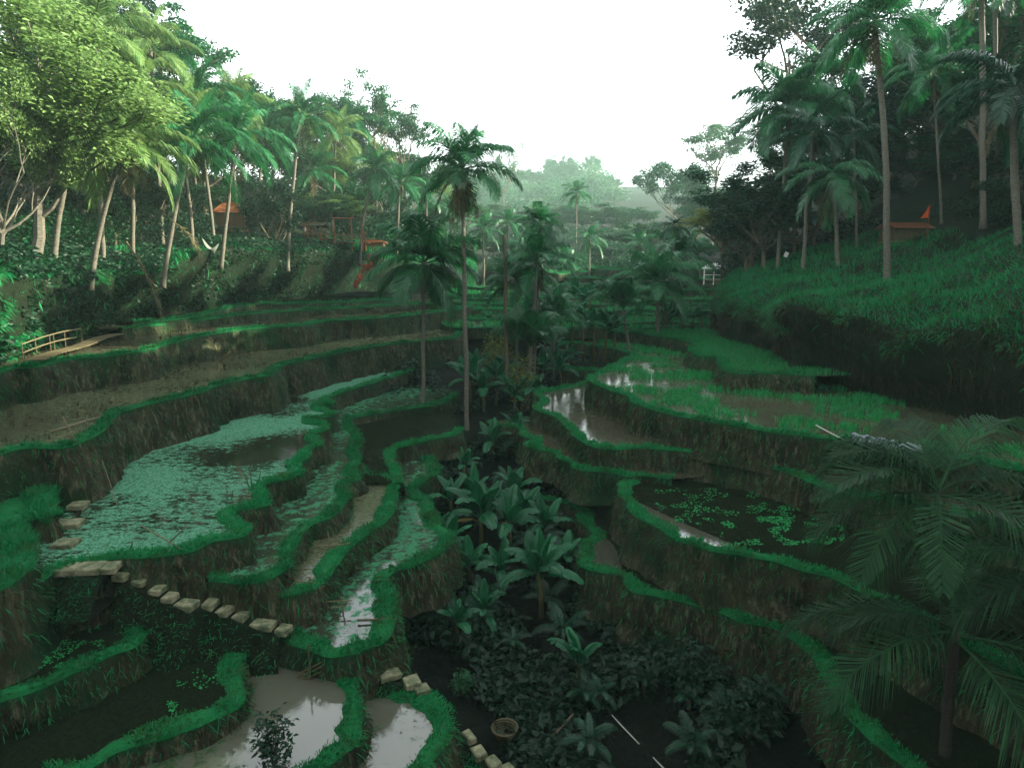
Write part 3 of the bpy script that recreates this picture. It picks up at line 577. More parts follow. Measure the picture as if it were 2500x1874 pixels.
# left bank palms
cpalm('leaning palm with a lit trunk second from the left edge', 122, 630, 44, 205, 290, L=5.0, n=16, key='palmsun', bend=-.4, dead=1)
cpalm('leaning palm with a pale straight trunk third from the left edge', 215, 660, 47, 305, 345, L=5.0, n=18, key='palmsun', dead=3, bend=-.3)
cpalm('thin leaning palm over the dark hollow of the left bank', 393, 660, 53, 470, 340, L=5.0, n=17, key='palm', dead=2, bend=-.2)
cpalm('palm with a pale trunk beside the white hammock on the left bank', 536, 620, 60, 575, 335, L=5.0, n=17, key='palm', dead=1)
cpalm('tall isolated palm with a leaning trunk on the grassy left bank edge', 700, 632, 74, 737, 280, L=4.2, n=18, dead=3, key='palm', r0=.22, bend=-.3)
cpalm('hazy palm with a curved pale trunk beside the bamboo platform', 878, 625, 88, 916, 412, L=4.0, n=17, key='palm', bend=-.5)
cpalm('hazy palm right of the curved palm on the left slope', 968, 600, 96, 976, 448, L=4.2, n=17, key='palm', dead=1)
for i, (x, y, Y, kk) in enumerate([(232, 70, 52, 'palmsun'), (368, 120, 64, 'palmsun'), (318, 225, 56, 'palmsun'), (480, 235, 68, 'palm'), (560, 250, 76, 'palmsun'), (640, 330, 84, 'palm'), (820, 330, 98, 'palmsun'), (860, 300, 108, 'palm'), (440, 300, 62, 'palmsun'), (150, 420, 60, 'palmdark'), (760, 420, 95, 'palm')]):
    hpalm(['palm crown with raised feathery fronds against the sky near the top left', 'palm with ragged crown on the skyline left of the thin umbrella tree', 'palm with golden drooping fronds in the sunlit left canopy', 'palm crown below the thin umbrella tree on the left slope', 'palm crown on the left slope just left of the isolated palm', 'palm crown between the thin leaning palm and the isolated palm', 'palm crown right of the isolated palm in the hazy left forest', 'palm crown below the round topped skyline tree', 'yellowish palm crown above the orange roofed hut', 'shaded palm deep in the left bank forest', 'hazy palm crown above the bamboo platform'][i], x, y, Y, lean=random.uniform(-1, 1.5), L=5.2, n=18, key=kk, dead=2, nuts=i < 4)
# right slope palms
cpalm('tall palm with a bright pale trunk standing on the right slope', 2168, 678, 51, 2135, 50, L=5.0, n=20, dead=5, key='palm', r0=.26, r1=.17, bend=.35, lo=0, hi=6)
cpalm('palm with a brown trunk and long level fronds left of the tall pale palm', 2052, 645, 59, 2032, 420, L=5.4, n=12, dead=4, key='palm', r0=.2, lo=3, hi=6)
hpalm('big palm crown on the skyline at the edge of the right forest', 1925, 265, 68, L=5.6, n=26, dead=3, key='bushy')
hpalm('palm crown behind and right of the skyline palm in the right forest', 2000, 195, 76, L=5.2, n=20, dead=2, key='bushy')
hpalm('shaded palm hanging low between the skyline palm and the brown trunk', 1985, 320, 62, L=4.4, n=14, dead=3, key='palmdark')
cpalm('thin palm trunk with a high crown right of the tall pale palm', 2303, 520, 64, 2278, 170, L=4.6, n=16, dead=2, key='palm', r0=.13, r1=.1)
cpalm('straight palm trunk rising out of the picture near the right edge', 2405, 520, 58, 2397, -70, L=5, n=16, dead=2, key='palm', r0=.24, r1=.2)
cpalm('dimmer straight trunk just right of the one leaving the picture', 2440, 500, 64, 2428, -40, L=4.6, n=16, key='palmdark', r0=.2, r1=.18)
cpalm('palm at the right edge with a leaning trunk and long glossy fronds', 2499, 640, 44, 2478, 215, L=5.2, n=17, dead=4, key='palmdark', r0=.24, r1=.2, bend=-.2, lo=1, hi=6)
cpalm('thin grey trunk in the dark right forest behind the brown trunk', 2093, 600, 66, 2085, 330, L=4, n=12, key='palmdark', r0=.13, r1=.1)
# far hazy palms
for i, (x, y, Y) in enumerate([(1440, 582, 128), (1408, 470, 150), (1240, 545, 122), (1180, 560, 118), (1290, 610, 112), (1040, 470, 110), (1560, 600, 120), (1380, 640, 118), (1100, 520, 120)]):
    hpalm('faint palm %s in the valley mist' % ['standing alone before the far steps', 'beside the pale gap in the trees', 'just right of the tall central palm trunk', 'immediately left of the bushy dark palm', 'low behind the central clump', 'left of the tall central palm crown', 'right of the young palm and far behind it', 'above the far paddy steps', 'between the tall palm trunk and the left slope'][i], x, y, Y, L=4.2, n=15, key='palm', nuts=False)
# foreground palms, lower right
C0 = PD(2290, 1200, 18.5)
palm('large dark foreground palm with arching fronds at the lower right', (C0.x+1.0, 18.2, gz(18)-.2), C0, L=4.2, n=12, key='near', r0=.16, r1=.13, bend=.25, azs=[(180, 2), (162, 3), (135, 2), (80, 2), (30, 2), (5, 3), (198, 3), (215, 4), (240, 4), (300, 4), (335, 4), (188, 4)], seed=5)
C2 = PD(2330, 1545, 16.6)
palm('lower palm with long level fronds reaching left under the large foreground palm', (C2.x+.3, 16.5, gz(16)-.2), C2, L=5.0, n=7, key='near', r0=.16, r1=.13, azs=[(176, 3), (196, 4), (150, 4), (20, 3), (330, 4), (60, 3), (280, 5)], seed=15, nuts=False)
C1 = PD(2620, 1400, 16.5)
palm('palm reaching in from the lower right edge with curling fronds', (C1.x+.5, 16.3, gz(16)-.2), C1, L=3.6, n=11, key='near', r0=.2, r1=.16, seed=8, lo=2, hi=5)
# bare snag
e = tag(empty('bare_trunk', PD(1238, 925, 52)), 'bare headless palm trunk standing in the central clump', 'trunk'); trunk_mesh(PD(1238, 925, 52), PD(1231, 573, 52), .17, .13, M['bark'], e)

# ------------------------------------------------------------------ broadleaf trees
def crown_tree(name, kind, mat, bark, seed):
    """a tree 10 m tall: tapered trunk with limbs, crown of leaf clumps"""
    r = random.Random(seed); g = np.random.default_rng(seed); e = bpy.data.objects.new(name, None)
    mb = MB(); clumps = []
    def limb(p, d, L, rad, depth):
        pts = [p]; q = p.copy(); dd = d.copy()
        for i in range(4):
            dd = (dd+Vector((r.uniform(-.22, .22), r.uniform(-.22, .22), r.uniform(-.02, .16)))).normalized(); q = q+dd*L/4; pts.append(q.copy())
        mb.tube(pts, [rad*(1-.16*i) for i in range(5)], 5, False)
        if depth == 0: clumps.append((q, 1)); clumps.append((pts[3], .7)); return
        for k in range(r.choice([2, 3, 3])):
            a = r.uniform(0, 6.28); sp = {'round': .75, 'umbrella': .95, 'tall': .55, 'airy': .85}[kind]
            up = {'round': .35, 'umbrella': .12, 'tall': .55, 'airy': .4}[kind]
            limb(pts[r.choice([2, 3, 4])], (dd*.6+Vector((math.cos(a)*sp, math.sin(a)*sp, up))).normalized(), L*r.uniform(.6, .8), rad*.55, depth-1)
    h0 = {'round': 2.2, 'umbrella': 5.4, 'tall': 3.0, 'airy': 4.0}[kind]
    tp = [Vector((0, 0, 0)), Vector((.1, .05, h0*.5)), Vector((.05, .15, h0))]
    mb.tube(tp, [.15, .12, .10], 7, False)
    nl = {'round': 7, 'umbrella': 6, 'tall': 8, 'airy': 6}[kind]
    for k in range(nl):
        a = k*2.4+r.uniform(-.4, .4); sp = {'round': .9, 'umbrella': .8, 'tall': .55, 'airy': .8}[kind]
        z = h0*(.75+.25*k/nl) if kind != 'tall' else h0*(.7+1.3*k/nl)
        d = Vector((math.cos(a)*sp, math.sin(a)*sp, {'round': .75, 'umbrella': .9, 'tall': .8, 'airy': .9}[kind])).normalized()
        limb(Vector((.05, .1, min(z, h0))) if kind != 'tall' else Vector((.05, .12, z)), d, {'round': 2.9, 'umbrella': 2.3, 'tall': 2.5, 'airy': 2.9}[kind], .07, 2 if kind != 'umbrella' else 2)
    if kind == 'tall':
        mb.tube([Vector((.05, .15, h0)), Vector((.1, .1, h0*2.3))], [.10, .05], 6, False)
    P = []; S_ = []
    for c, wgt in clumps:
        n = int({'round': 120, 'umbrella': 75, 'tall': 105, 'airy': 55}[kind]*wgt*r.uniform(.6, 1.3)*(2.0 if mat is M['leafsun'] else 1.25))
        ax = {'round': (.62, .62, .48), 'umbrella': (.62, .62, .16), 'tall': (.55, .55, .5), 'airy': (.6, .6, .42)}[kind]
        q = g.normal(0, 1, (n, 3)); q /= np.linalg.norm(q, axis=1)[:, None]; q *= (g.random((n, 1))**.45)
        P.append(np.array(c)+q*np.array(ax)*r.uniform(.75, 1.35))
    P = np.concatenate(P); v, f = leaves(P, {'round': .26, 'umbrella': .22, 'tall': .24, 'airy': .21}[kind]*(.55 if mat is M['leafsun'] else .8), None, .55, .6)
    mx = max(v[:, 2].max(), .1); sc = 10/mx
    ob = mb.build('trunk', bark); ob2 = mk('crown', v*sc, f, mat)
    me = ob.data; me.transform(__import__('mathutils').Matrix.Scale(sc, 4))
    for o in (ob, ob2): COL.objects.unlink(o)
    lo, hi = np.percentile(v[:, 0]*sc, [2, 98])
    return ob, ob2, float(hi-lo)
TV = {}
for kind in ('round', 'umbrella', 'tall', 'airy'):
    for mk_, bk in (('leaf', 'bark'), ('leafdark', 'bark'), ('leafsun', 'trunk'), ('leaffar', 'trunk')):
        for s in (0, 1):
            if mk_ in ('leafsun',) and s == 1: continue
            TV[(kind, mk_, s)] = crown_tree('broadleaf_tree', kind, M[mk_], M[bk], len(TV)*17+3)
def tree(label, px, top, Y, wpx, kind='round', mat='leaf', s=None, group=None, base=None, name='broadleaf_tree', rz=None, tilt=0):
    if s is None: s = random.choice((0, 1))
    if (kind, mat, s) not in TV: s = 0
    tr, cr, wd = TV[(kind, mat, s)]; tp = PD(px, top, Y)
    z = hill_z(tp.x, Y)-.3 if base is None else base
    H = max(3.0, tp.z-z); Wd = wpx/F*Y; sx = Wd/wd; sz = H/10
    e = tag(empty(name, (tp.x-H*.6*math.tan(tilt), Y, z)), label, 'tree', group); e.rotation_euler[1] = tilt; rz = random.uniform(0, 6.28) if rz is None else rz
    for o in (tr, cr): dup(o, e, (0, 0, 0), (0, 0, rz), (sx, sx, sz))
    return e
# hand placed, with what sets each apart
for a in [
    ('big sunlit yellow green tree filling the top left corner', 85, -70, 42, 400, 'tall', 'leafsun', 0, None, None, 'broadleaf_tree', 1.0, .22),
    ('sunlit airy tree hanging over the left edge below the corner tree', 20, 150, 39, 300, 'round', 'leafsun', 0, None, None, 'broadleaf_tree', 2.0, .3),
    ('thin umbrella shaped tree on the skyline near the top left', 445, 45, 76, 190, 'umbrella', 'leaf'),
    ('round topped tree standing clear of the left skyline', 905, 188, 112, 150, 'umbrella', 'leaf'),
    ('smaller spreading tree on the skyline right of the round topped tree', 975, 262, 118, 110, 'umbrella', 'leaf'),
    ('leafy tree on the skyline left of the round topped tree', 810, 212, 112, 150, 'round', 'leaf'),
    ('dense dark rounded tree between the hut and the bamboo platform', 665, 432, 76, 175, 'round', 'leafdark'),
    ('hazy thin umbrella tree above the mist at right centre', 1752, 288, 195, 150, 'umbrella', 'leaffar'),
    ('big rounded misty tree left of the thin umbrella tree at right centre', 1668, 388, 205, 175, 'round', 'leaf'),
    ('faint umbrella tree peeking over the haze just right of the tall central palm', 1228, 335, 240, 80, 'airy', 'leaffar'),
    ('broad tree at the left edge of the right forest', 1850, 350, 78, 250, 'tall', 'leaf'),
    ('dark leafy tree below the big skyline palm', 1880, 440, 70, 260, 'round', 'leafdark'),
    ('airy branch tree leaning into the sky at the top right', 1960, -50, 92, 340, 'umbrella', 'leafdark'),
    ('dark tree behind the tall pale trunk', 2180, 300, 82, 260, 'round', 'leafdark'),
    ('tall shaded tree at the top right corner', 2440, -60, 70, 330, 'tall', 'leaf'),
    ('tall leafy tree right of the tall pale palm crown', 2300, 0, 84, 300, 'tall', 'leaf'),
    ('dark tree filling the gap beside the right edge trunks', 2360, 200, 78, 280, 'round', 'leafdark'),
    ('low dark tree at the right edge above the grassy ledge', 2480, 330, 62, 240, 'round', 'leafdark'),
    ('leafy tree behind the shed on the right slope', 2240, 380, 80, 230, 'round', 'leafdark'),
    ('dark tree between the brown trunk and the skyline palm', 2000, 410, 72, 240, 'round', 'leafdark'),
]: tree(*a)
# understory filling the forest foot
def under(specs, fmt, group, mats, big=False):
    for k, (x, y, Y, wd) in enumerate(sorted(specs)):
        tp = PD(x, y, Y); z = hill_z(tp.x, Y)-.2; rad = wd/F*Y/2; hg = max(.75, (tp.z-z)/(2*rad)); z = min(z, tp.z-1.96*rad*hg)
        BUSH.append((fmt % ORD[k % 20] + ('' if k < 20 else ' of the second row'), (tp.x, Y, z), rad, int(900*min(2, rad)), random.choice(mats), max(.22, .0045*Y), group, hg)+(('broadleaf_tree', 'tree', ('crown', 'trunk')) if big else ()))
BUSH = []
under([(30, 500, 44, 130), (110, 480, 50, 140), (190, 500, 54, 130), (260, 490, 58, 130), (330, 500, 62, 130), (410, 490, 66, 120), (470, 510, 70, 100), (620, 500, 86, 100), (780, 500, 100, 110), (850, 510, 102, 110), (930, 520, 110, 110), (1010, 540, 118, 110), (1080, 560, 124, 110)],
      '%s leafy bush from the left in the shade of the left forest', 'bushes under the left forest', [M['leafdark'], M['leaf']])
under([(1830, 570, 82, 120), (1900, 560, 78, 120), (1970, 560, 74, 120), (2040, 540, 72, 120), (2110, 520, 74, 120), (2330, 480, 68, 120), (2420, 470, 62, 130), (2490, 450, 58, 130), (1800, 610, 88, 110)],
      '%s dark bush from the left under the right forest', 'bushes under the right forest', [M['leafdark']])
PX_ = [1080, 1180, 1225, 1290, 1350, 1385, 1420, 1452, 1490, 1530, 1575, 1640]; PY_ = [405, 428, 402, 425, 396, 386, 405, 390, 440, 485, 492, 470]
for row, (dy, Yr) in enumerate(((0, 500), (34, 420), (72, 350), (112, 285))):
    under([(1085+39*k+18*(row % 2), int(np.interp(1085+39*k, PX_, PY_))+dy+random.randint(-8, 8), Yr+random.randint(-20, 20), 68+random.randint(0, 26)) for k in range(18)], '%s tree from the left in the '+['uppermost', 'second', 'third', 'lowest'][row]+' row of the misty far wood', 'trees of the misty far wood', [M['leaffar'], M['leaffar'], M['leaf']], True)
under([(1120+45*k, 545+14*(k % 3), 190+10*(k % 4), 130) for k in range(13)], '%s misty thicket from the left halfway up the valley end', 'thickets halfway up the valley end', [M['leaffar'], M['leaf']])
under([(1090+50*k, 610+10*(k % 3), 142+6*(k % 3), 110) for k in range(12)], '%s green thicket from the left just above the far paddy steps', 'thickets above the far paddy steps', [M['leaf']])
under([(400+58*k, 395+16*(k % 3), 96+4*k, 120) for k in range(10)], '%s bush from the left closing the gaps behind the left palm trunks', 'bushes behind the left palm trunks', [M['leaf'], M['leafdark']])
# yellow-olive leaning tree by the pavilion
TV[('airy', 'leafolive', 0)] = crown_tree('broadleaf_tree', 'umbrella', M['leafolive'], M['bark'], 77)
tree('yellowish spreading tree with a bent trunk by the white roofed pavilion', 1775, 505, 88, 190, 'airy', 'leafolive', 0)
# forest masses
def band(specs, fmt, group, mats, kinds):
    for k, (x, y, Y, wd) in enumerate(sorted(specs)):
        tree(fmt % (ORD[k] if k < len(ORD) else 'twenty-'+ORD[k-20]), x, y, Y, wd, random.choice(kinds), random.choice(mats), group=group)
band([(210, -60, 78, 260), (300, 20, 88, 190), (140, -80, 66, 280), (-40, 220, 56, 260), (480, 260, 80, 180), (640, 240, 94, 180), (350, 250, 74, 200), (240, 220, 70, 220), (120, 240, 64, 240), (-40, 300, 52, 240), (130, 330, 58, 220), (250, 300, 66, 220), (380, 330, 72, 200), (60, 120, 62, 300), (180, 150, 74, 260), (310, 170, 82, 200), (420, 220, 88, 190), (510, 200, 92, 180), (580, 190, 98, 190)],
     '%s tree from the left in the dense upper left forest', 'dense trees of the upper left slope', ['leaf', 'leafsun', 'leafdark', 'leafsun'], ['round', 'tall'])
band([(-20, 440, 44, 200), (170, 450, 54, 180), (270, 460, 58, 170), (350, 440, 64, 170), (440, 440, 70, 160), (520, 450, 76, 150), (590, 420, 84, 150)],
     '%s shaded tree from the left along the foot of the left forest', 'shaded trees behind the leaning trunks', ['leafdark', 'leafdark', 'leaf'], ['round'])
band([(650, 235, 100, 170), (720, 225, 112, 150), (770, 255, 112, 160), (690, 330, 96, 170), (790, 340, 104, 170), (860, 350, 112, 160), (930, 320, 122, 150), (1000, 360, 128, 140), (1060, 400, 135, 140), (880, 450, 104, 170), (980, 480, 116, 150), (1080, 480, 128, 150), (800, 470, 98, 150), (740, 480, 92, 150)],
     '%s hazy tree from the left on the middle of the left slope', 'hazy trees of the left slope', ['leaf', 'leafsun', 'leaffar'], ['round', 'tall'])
band([(1190, 500, 223, 150), (1270, 510, 218, 150), (1340, 520, 227, 150), (1420, 500, 235, 150), (1490, 530, 230, 130), (1560, 510, 227, 130), (1230, 590, 148, 120), (1340, 600, 153, 120), (1470, 600, 155, 120), (1590, 540, 151, 130), (1150, 580, 143, 120), (1222, 392, 480, 60), (1350, 384, 500, 55), (1386, 372, 490, 50), (1452, 376, 500, 45), (1290, 412, 470, 60), (1500, 432, 480, 45)],
     '%s misty tree from the left at the valley end', 'misty trees at the valley end', ['leaffar', 'leaf', 'leaffar'], ['round', 'tall', 'round'])
band([(1700, 460, 175, 160), (1750, 470, 165, 150), (1785, 540, 120, 120), (1640, 540, 165, 130), (1700, 580, 135, 110)],
     '%s tree from the left in the misty wood at right centre', 'trees of the misty wood at right centre', ['leaf', 'leafdark'], ['round'])
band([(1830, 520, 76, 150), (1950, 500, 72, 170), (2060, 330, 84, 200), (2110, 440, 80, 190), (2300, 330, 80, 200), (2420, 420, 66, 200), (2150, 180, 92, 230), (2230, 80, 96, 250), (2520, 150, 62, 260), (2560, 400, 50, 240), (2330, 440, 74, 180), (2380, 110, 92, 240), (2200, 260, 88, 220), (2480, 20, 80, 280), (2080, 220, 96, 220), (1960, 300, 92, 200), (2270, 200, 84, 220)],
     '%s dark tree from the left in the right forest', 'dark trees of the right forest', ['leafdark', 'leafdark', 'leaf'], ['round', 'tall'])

# ------------------------------------------------------------------ banana plants
def banana_leaf(name, e0, e1, mat, seed, wid=.17):
    r = random.Random(seed); mb = MB(); n = 14; P = [Vector((0, 0, 0))]; A = []
    for i in range(n):
        t = i/n; a = R(e0+(e1-e0)*max(0, t-.1)**1.3/.9); A.append(a); P.append(P[-1]+Vector((math.cos(a), 0, math.sin(a)))/n)
    A.append(A[-1]); mb.tube(P, [.014*(1-.8*i/n) for i in range(n+1)], 4, False)
    for s in (-1, 1):
        i = 3
        while i < n:
            k = min(n, i+r.choice([1, 2, 2, 3])); V = []; Fc = []
            for j in range(i, k+1):
                t = (j-2)/(n-2); ww = wid*math.sin(math.pi*min(1, t*.93+.05))**.6*r.uniform(.9, 1.05)
                a = A[j]; up = Vector((-math.sin(a), 0, math.cos(a)))
                m_ = P[j]+Vector((0, s*ww*.55, 0))+up*ww*.16; o_ = P[j]+Vector((.03, s*ww, 0))+up*ww*.02+Vector((0, 0, -ww*r.uniform(.05, .45)))
                V += [P[j], m_, o_]
            for j in range(k-i): b = j*3; Fc += [(b, b+3, b+4, b+1), (b+1, b+4, b+5, b+2)]
            mb.add(V, Fc); i = k
    o = mb.build(name, mat); COL.objects.unlink(o); return o
BL = [banana_leaf('leaf', 86, 62, M['banana'], 1), banana_leaf('leaf', 74, 10, M['banana'], 2), banana_leaf('leaf', 60, -30, M['banana'], 3), banana_leaf('leaf', 42, -50, M['banana'], 4), banana_leaf('leaf', 25, -70, M['banana'], 5), banana_leaf('leaf', 70, 35, M['banana'], 6, .22)]
BD = banana_leaf('dry_leaf', 10, -80, M['bananadry'], 9, .1)
def banana(label, base, h=1.6, L=2.0, n=8, dry=0, group=None, name='banana_plant', cat='banana plant'):
    base = Vector(base); e = tag(empty(name, base), label, cat, group); mb = MB()
    top = Vector((random.uniform(-.15, .15), random.uniform(-.15, .15), h)); mb.tube([Vector((0, 0, -.2)), top*.5+Vector((.03, 0, 0)), top], [.13, .11, .07], 7); mb.build('stem', M['husk'], e, True)
    a0 = random.uniform(0, 6)
    for i in range(n):
        k = [0, 5, 1, 1, 2, 2, 3, 4, 3][i % 9]; dup(BL[k], e, top*random.uniform(.86, 1), (random.uniform(-.15, .15), random.uniform(-.15, .15), a0+i*2.4+random.uniform(-.3, .3)), L*random.uniform(.75, 1.1))
    for i in range(dry): dup(BD, e, top*.8, (0, 0, random.uniform(0, 6)), L*.8)
    return e
for (lb, x, y, h, L, n, dr) in [
    ('big banana plant with broad upright leaves in the dark gully centre', 1175, 1330, 1.6, 2.7, 9, 1),
    ('banana plant with a yellow dry leaf right of the big gully banana', 1245, 1340, 1.4, 2.3, 8, 1),
    ('banana plant with pale drooping tattered leaves above the dark hollow', 1322, 1500, 1.9, 2.5, 10, 0),
    ('small banana with few wide leaves alone in the black foreground', 1405, 1680, 1.0, 1.7, 6, 0),
    ('banana plant at the rim of the winding pond', 1090, 1400, 1.3, 1.9, 8, 0),
    ('low banana plant left of the gully banana by the pond rim', 1065, 1345, 1.0, 1.6, 7, 0),
    ('small upright banana on the dark slope behind the crescent paddy', 1012, 1125, .7, 1.2, 5, 0),
    ('tattered low plant below the winding pond', 1110, 1570, .9, 1.3, 8, 0)]:
    banana(lb, gully(x, y), h, L, n, dr)
cl = [(1150, 985, 1.8, 2.6), (1182, 1000, 1.6, 2.4), (1160, 940, 1.4, 2.2), (1210, 985, 1.8, 2.3), (1235, 960, 1.6, 2.2), (1345, 915, 1.2, 2.0), (1370, 940, 1.2, 1.9), (1325, 935, 1.2, 1.9), (1390, 905, 1.0, 1.8), (1350, 880, 1.2, 1.9), (1300, 1000, 1.4, 1.8), (1255, 1010, 1.3, 2.0)]
for k, (x, y, h, L) in enumerate(sorted(cl)):
    banana('%s banana plant from the left around the foot of the central palms' % ORD[k], gully(x, y), h, L, 8, k % 4 == 0, 'banana plants at the foot of the central palms')
cl = [(1395, 800), (1425, 815), (1450, 812), (1478, 820), (1500, 822), (1370, 765), (1345, 745), (1420, 750), (1440, 725), (1400, 700), (1330, 800), (1290, 790)]
for k, (x, y) in enumerate(sorted(cl)):
    Y = 62 if y > 780 else 72 if y > 740 else 80; q = PD(x, y+22, Y); q.z = min(q.z, -5.5); hb = 1.5
    if y > 780: hb += q.z+9.1; q.z = -9.1
    banana('%s banana plant from the left in the pale clump beyond the central palms' % ORD[k], q, hb, 2.3, 8, 0, 'banana plants in the pale clump')
cl = [(1640, 785), (1665, 790), (1690, 788), (1715, 786), (1735, 790), (1625, 800), (1755, 780)]
for k, (x, y) in enumerate(sorted(cl)):
    banana('%s taro-like plant from the left along the back of the bright rice terrace' % ORD[k], PD(x, y+10, 69), .7, 1.9, 8, 0, 'broad leaved plants behind the bright rice terrace', 'taro_plant', 'plant')
def fern(label, base, L, n=10, group='ferns on the gully floor'):
    base = Vector(base); e = tag(empty('fern', base), label, 'fern', group)
    mb = MB(); mb.tube([Vector((0, 0, -.2)), Vector((0, 0, .15)), Vector((.02, 0, .35))], [.08, .07, .04], 6); mb.build('stem', M['bark'], e)
    for i in range(n): dup(FR['palmdark'][[1, 2, 2, 3, 3, 4][i % 6]], e, (0, 0, .3), (0, 0, i*2.4+random.uniform(-.3, .3)), L*random.uniform(.7, 1.1), 'frond')
    return e
fs = [(random.uniform(990, 1400), random.uniform(1080, 1560)) for _ in range(19)]
for k, (x, y) in enumerate(sorted(fs)): fern('%s fern from the left on the shaded gully floor' % ORD[k], gully(x, y, .15), random.uniform(.9, 1.7))
fs = [(random.uniform(1250, 2050), random.uniform(1560, 1850)) for _ in range(16)]
for k, (x, y) in enumerate(sorted(fs)): fern('%s fern from the left in the black hollow along the bottom' % ORD[k], gully(x, y, .15), random.uniform(.8, 1.3), 9, 'ferns in the bottom hollow')
fs = [(1130, 1180), (1160, 1235), (1215, 1265), (1260, 1230), (1275, 1290), (1340, 1330), (1150, 1420), (1230, 1440), (1100, 1250), (1200, 1110), (1250, 1090), (1310, 1440), (1380, 1400), (1180, 1530)]
for k, (x, y) in enumerate(sorted(fs)): banana('%s dark broad leaved plant from the left deep in the gully' % ORD[k], gully(x, y), random.uniform(.5, 1.2), random.uniform(1.3, 2.0), 8, 0, 'broad leaved plants deep in the gully', 'wild_ginger', 'plant')
# ferny shrubs in the foreground and by the banks
def shrub(label, base, rad, n, mat, size=.2, group=None, hgt=1.0, name='shrub', cat='shrub', pn=('foliage', 'stem')):
    base = Vector(base); e = tag(empty(name, base), label, cat, group); g = rng.normal(0, 1, (n, 3)); g /= np.linalg.norm(g, axis=1)[:, None]
    P = g*rng.random((n, 1))**.5*np.array([rad, rad, rad*hgt]); P[:, 2] += rad*hgt*.95; P += rng.normal(0, rad*.12, P.shape)
    v, f = leaves(P, size, None, .5, .6); mk(pn[0], v, f, mat, e)
    mb = MB()
    for i in range(5): a = i*1.3; mb.tube([Vector((0, 0, -.1)), Vector((math.cos(a)*rad*.3, math.sin(a)*rad*.3, rad*hgt)), Vector((math.cos(a)*rad*.6, math.sin(a)*rad*.6, rad*hgt*1.5))], [.03, .02, .008], 4, False)
    mb.build(pn[1], M['bark'], e); return e
for a_ in BUSH: shrub(*a_)
shrub('dark leafy shoot rising in front of the pale bottom pond', PZ(670, 1874, -13.4), .55, 420, M['leafdark'], .17, hgt=1.7)
shrub('rounded shrub on the right of the stream-like pond', gully(1010, 1420), .6, 500, M['leaf'], .2)
shrub('olive weedy shrub between the bare snag and the left palm', gully(1215, 930), 1.5, 1600, M['leafolive'], .2, hgt=1.5)
shrub('thin weedy shrub climbing the foot of the young central palm', gully(1275, 1000), 1.2, 900, M['leafolive'], .2, hgt=1.9)
shrub('low ferny bush in the black hollow at the bottom right', gully(1700, 1700), 1.1, 900, M['leafdark'], .22)
shrub('broad leaved bush at the bottom right of the hollow', gully(1830, 1790), 1.1, 700, M['leafdark'], .3)
shrub('faint bush left of the foreground palm trunk', gully(2100, 1780), 1.3, 900, M['leafdark'], .25)
shrub('pale weed tuft beside the lower stair blocks', gully(1130, 1690), .45, 300, M['leaf'], .16)
shrub('dark tuft of fern below the winding pond rim', gully(1110, 1500), .6, 400, M['leafdark'], .2)

# ------------------------------------------------------------------ stairs, walkway, huts and small things
def stair(label, pts, z0, z1, size, name='staircase', mat='concrete', hh=.6, rz=-.15):
    n = len(pts); b0 = PZ(*pts[0][:2], z0); e = tag(empty(name, b0), label, 'staircase'); cs = []
    for i, p in enumerate(pts):
        z = z0+(z1-z0)*i/(n-1); c = PZ(p[0], p[1], z)-b0; wx = p[2] if len(p) > 2 else size[0]
        mb = MB(); mb.box((c.x, c.y, c.z-.15), (wx*random.uniform(.9, 1.05), size[1]*random.uniform(.9, 1.02), .22), rz+random.uniform(-.08, .08), .02); o = mb.build('step', M[mat], e); cs.append((c, wx))
        o.modifiers.new('bevel', 'BEVEL').width = .03
    V, Fc = [], []                      # earth packed under the blocks
    for c, wx in cs:
        for k, (dx, dy, dz) in enumerate(((0, -size[1]*.56, -.24), (0, size[1]*.6, -.24), (0, size[1]*1.2, -hh-.8), (0, -size[1]*1.9, -hh-.8))):
            V.append((c.x+dx+random.uniform(-.08, .08), c.y+dy+random.uniform(-.1, .1), c.z+dz+random.uniform(-.05, .05)))
    for i in range(len(cs)-1):
        for k in range(4): Fc.append((i*4+k, i*4+(k+1) % 4, i*4+4+(k+1) % 4, i*4+4+k))
    mk('earth_base', V, Fc, M['hill'], e)
    A = np.array(V).reshape(-1, 4, 3); g = rng.integers(0, len(A)-1, 900); a, b = rng.random((900, 1)), rng.random((900, 1))**.8
    P = (A[g, 0]*(1-a)+A[g+1, 0]*a)*(1-b)+(A[g, 3]*(1-a)+A[g+1, 3]*a)*b
    v, f = blades(P, np.tile([0, -.6, .3], (900, 1)), .03, .22, .5, .4); tag(mk('bank_tufts', v, f, M['grass'], e), kind='stuff')
    return e
stair('flight of pale concrete blocks stepping down below the duckweed pond', [(297, 1396), (343, 1409), (384, 1430), (414, 1449), (455, 1467, .65), (512, 1465), (548, 1481), (588, 1494), (642, 1515, .8), (692, 1527)], -9.95, -11.9, (.42, .52), hh=1.5)
stair('lower flight of worn concrete blocks right of the pale bottom pond', [(868, 1606, .4), (900, 1624), (952, 1637, .7), (1005, 1655), (1030, 1673)], -13.0, -13.6, (.5, .5), hh=.9, rz=.5)
stair('last few pale stepping blocks at the bottom edge', [(1145, 1788, .3), (1168, 1826), (1203, 1851), (1238, 1872)], -14.3, -14.9, (.42, .5), hh=1.2, rz=.6)
stair('dim upper flight of concrete slabs beside the grassy knoll', [(90, 1108, .8), (178, 1190, .7), (190, 1225, .6), (165, 1270, .9), (160, 1318, .8), (185, 1377, 1.6), (268, 1375, .5)], -9.2, -9.5, (.6, .7), hh=.5, rz=.1)
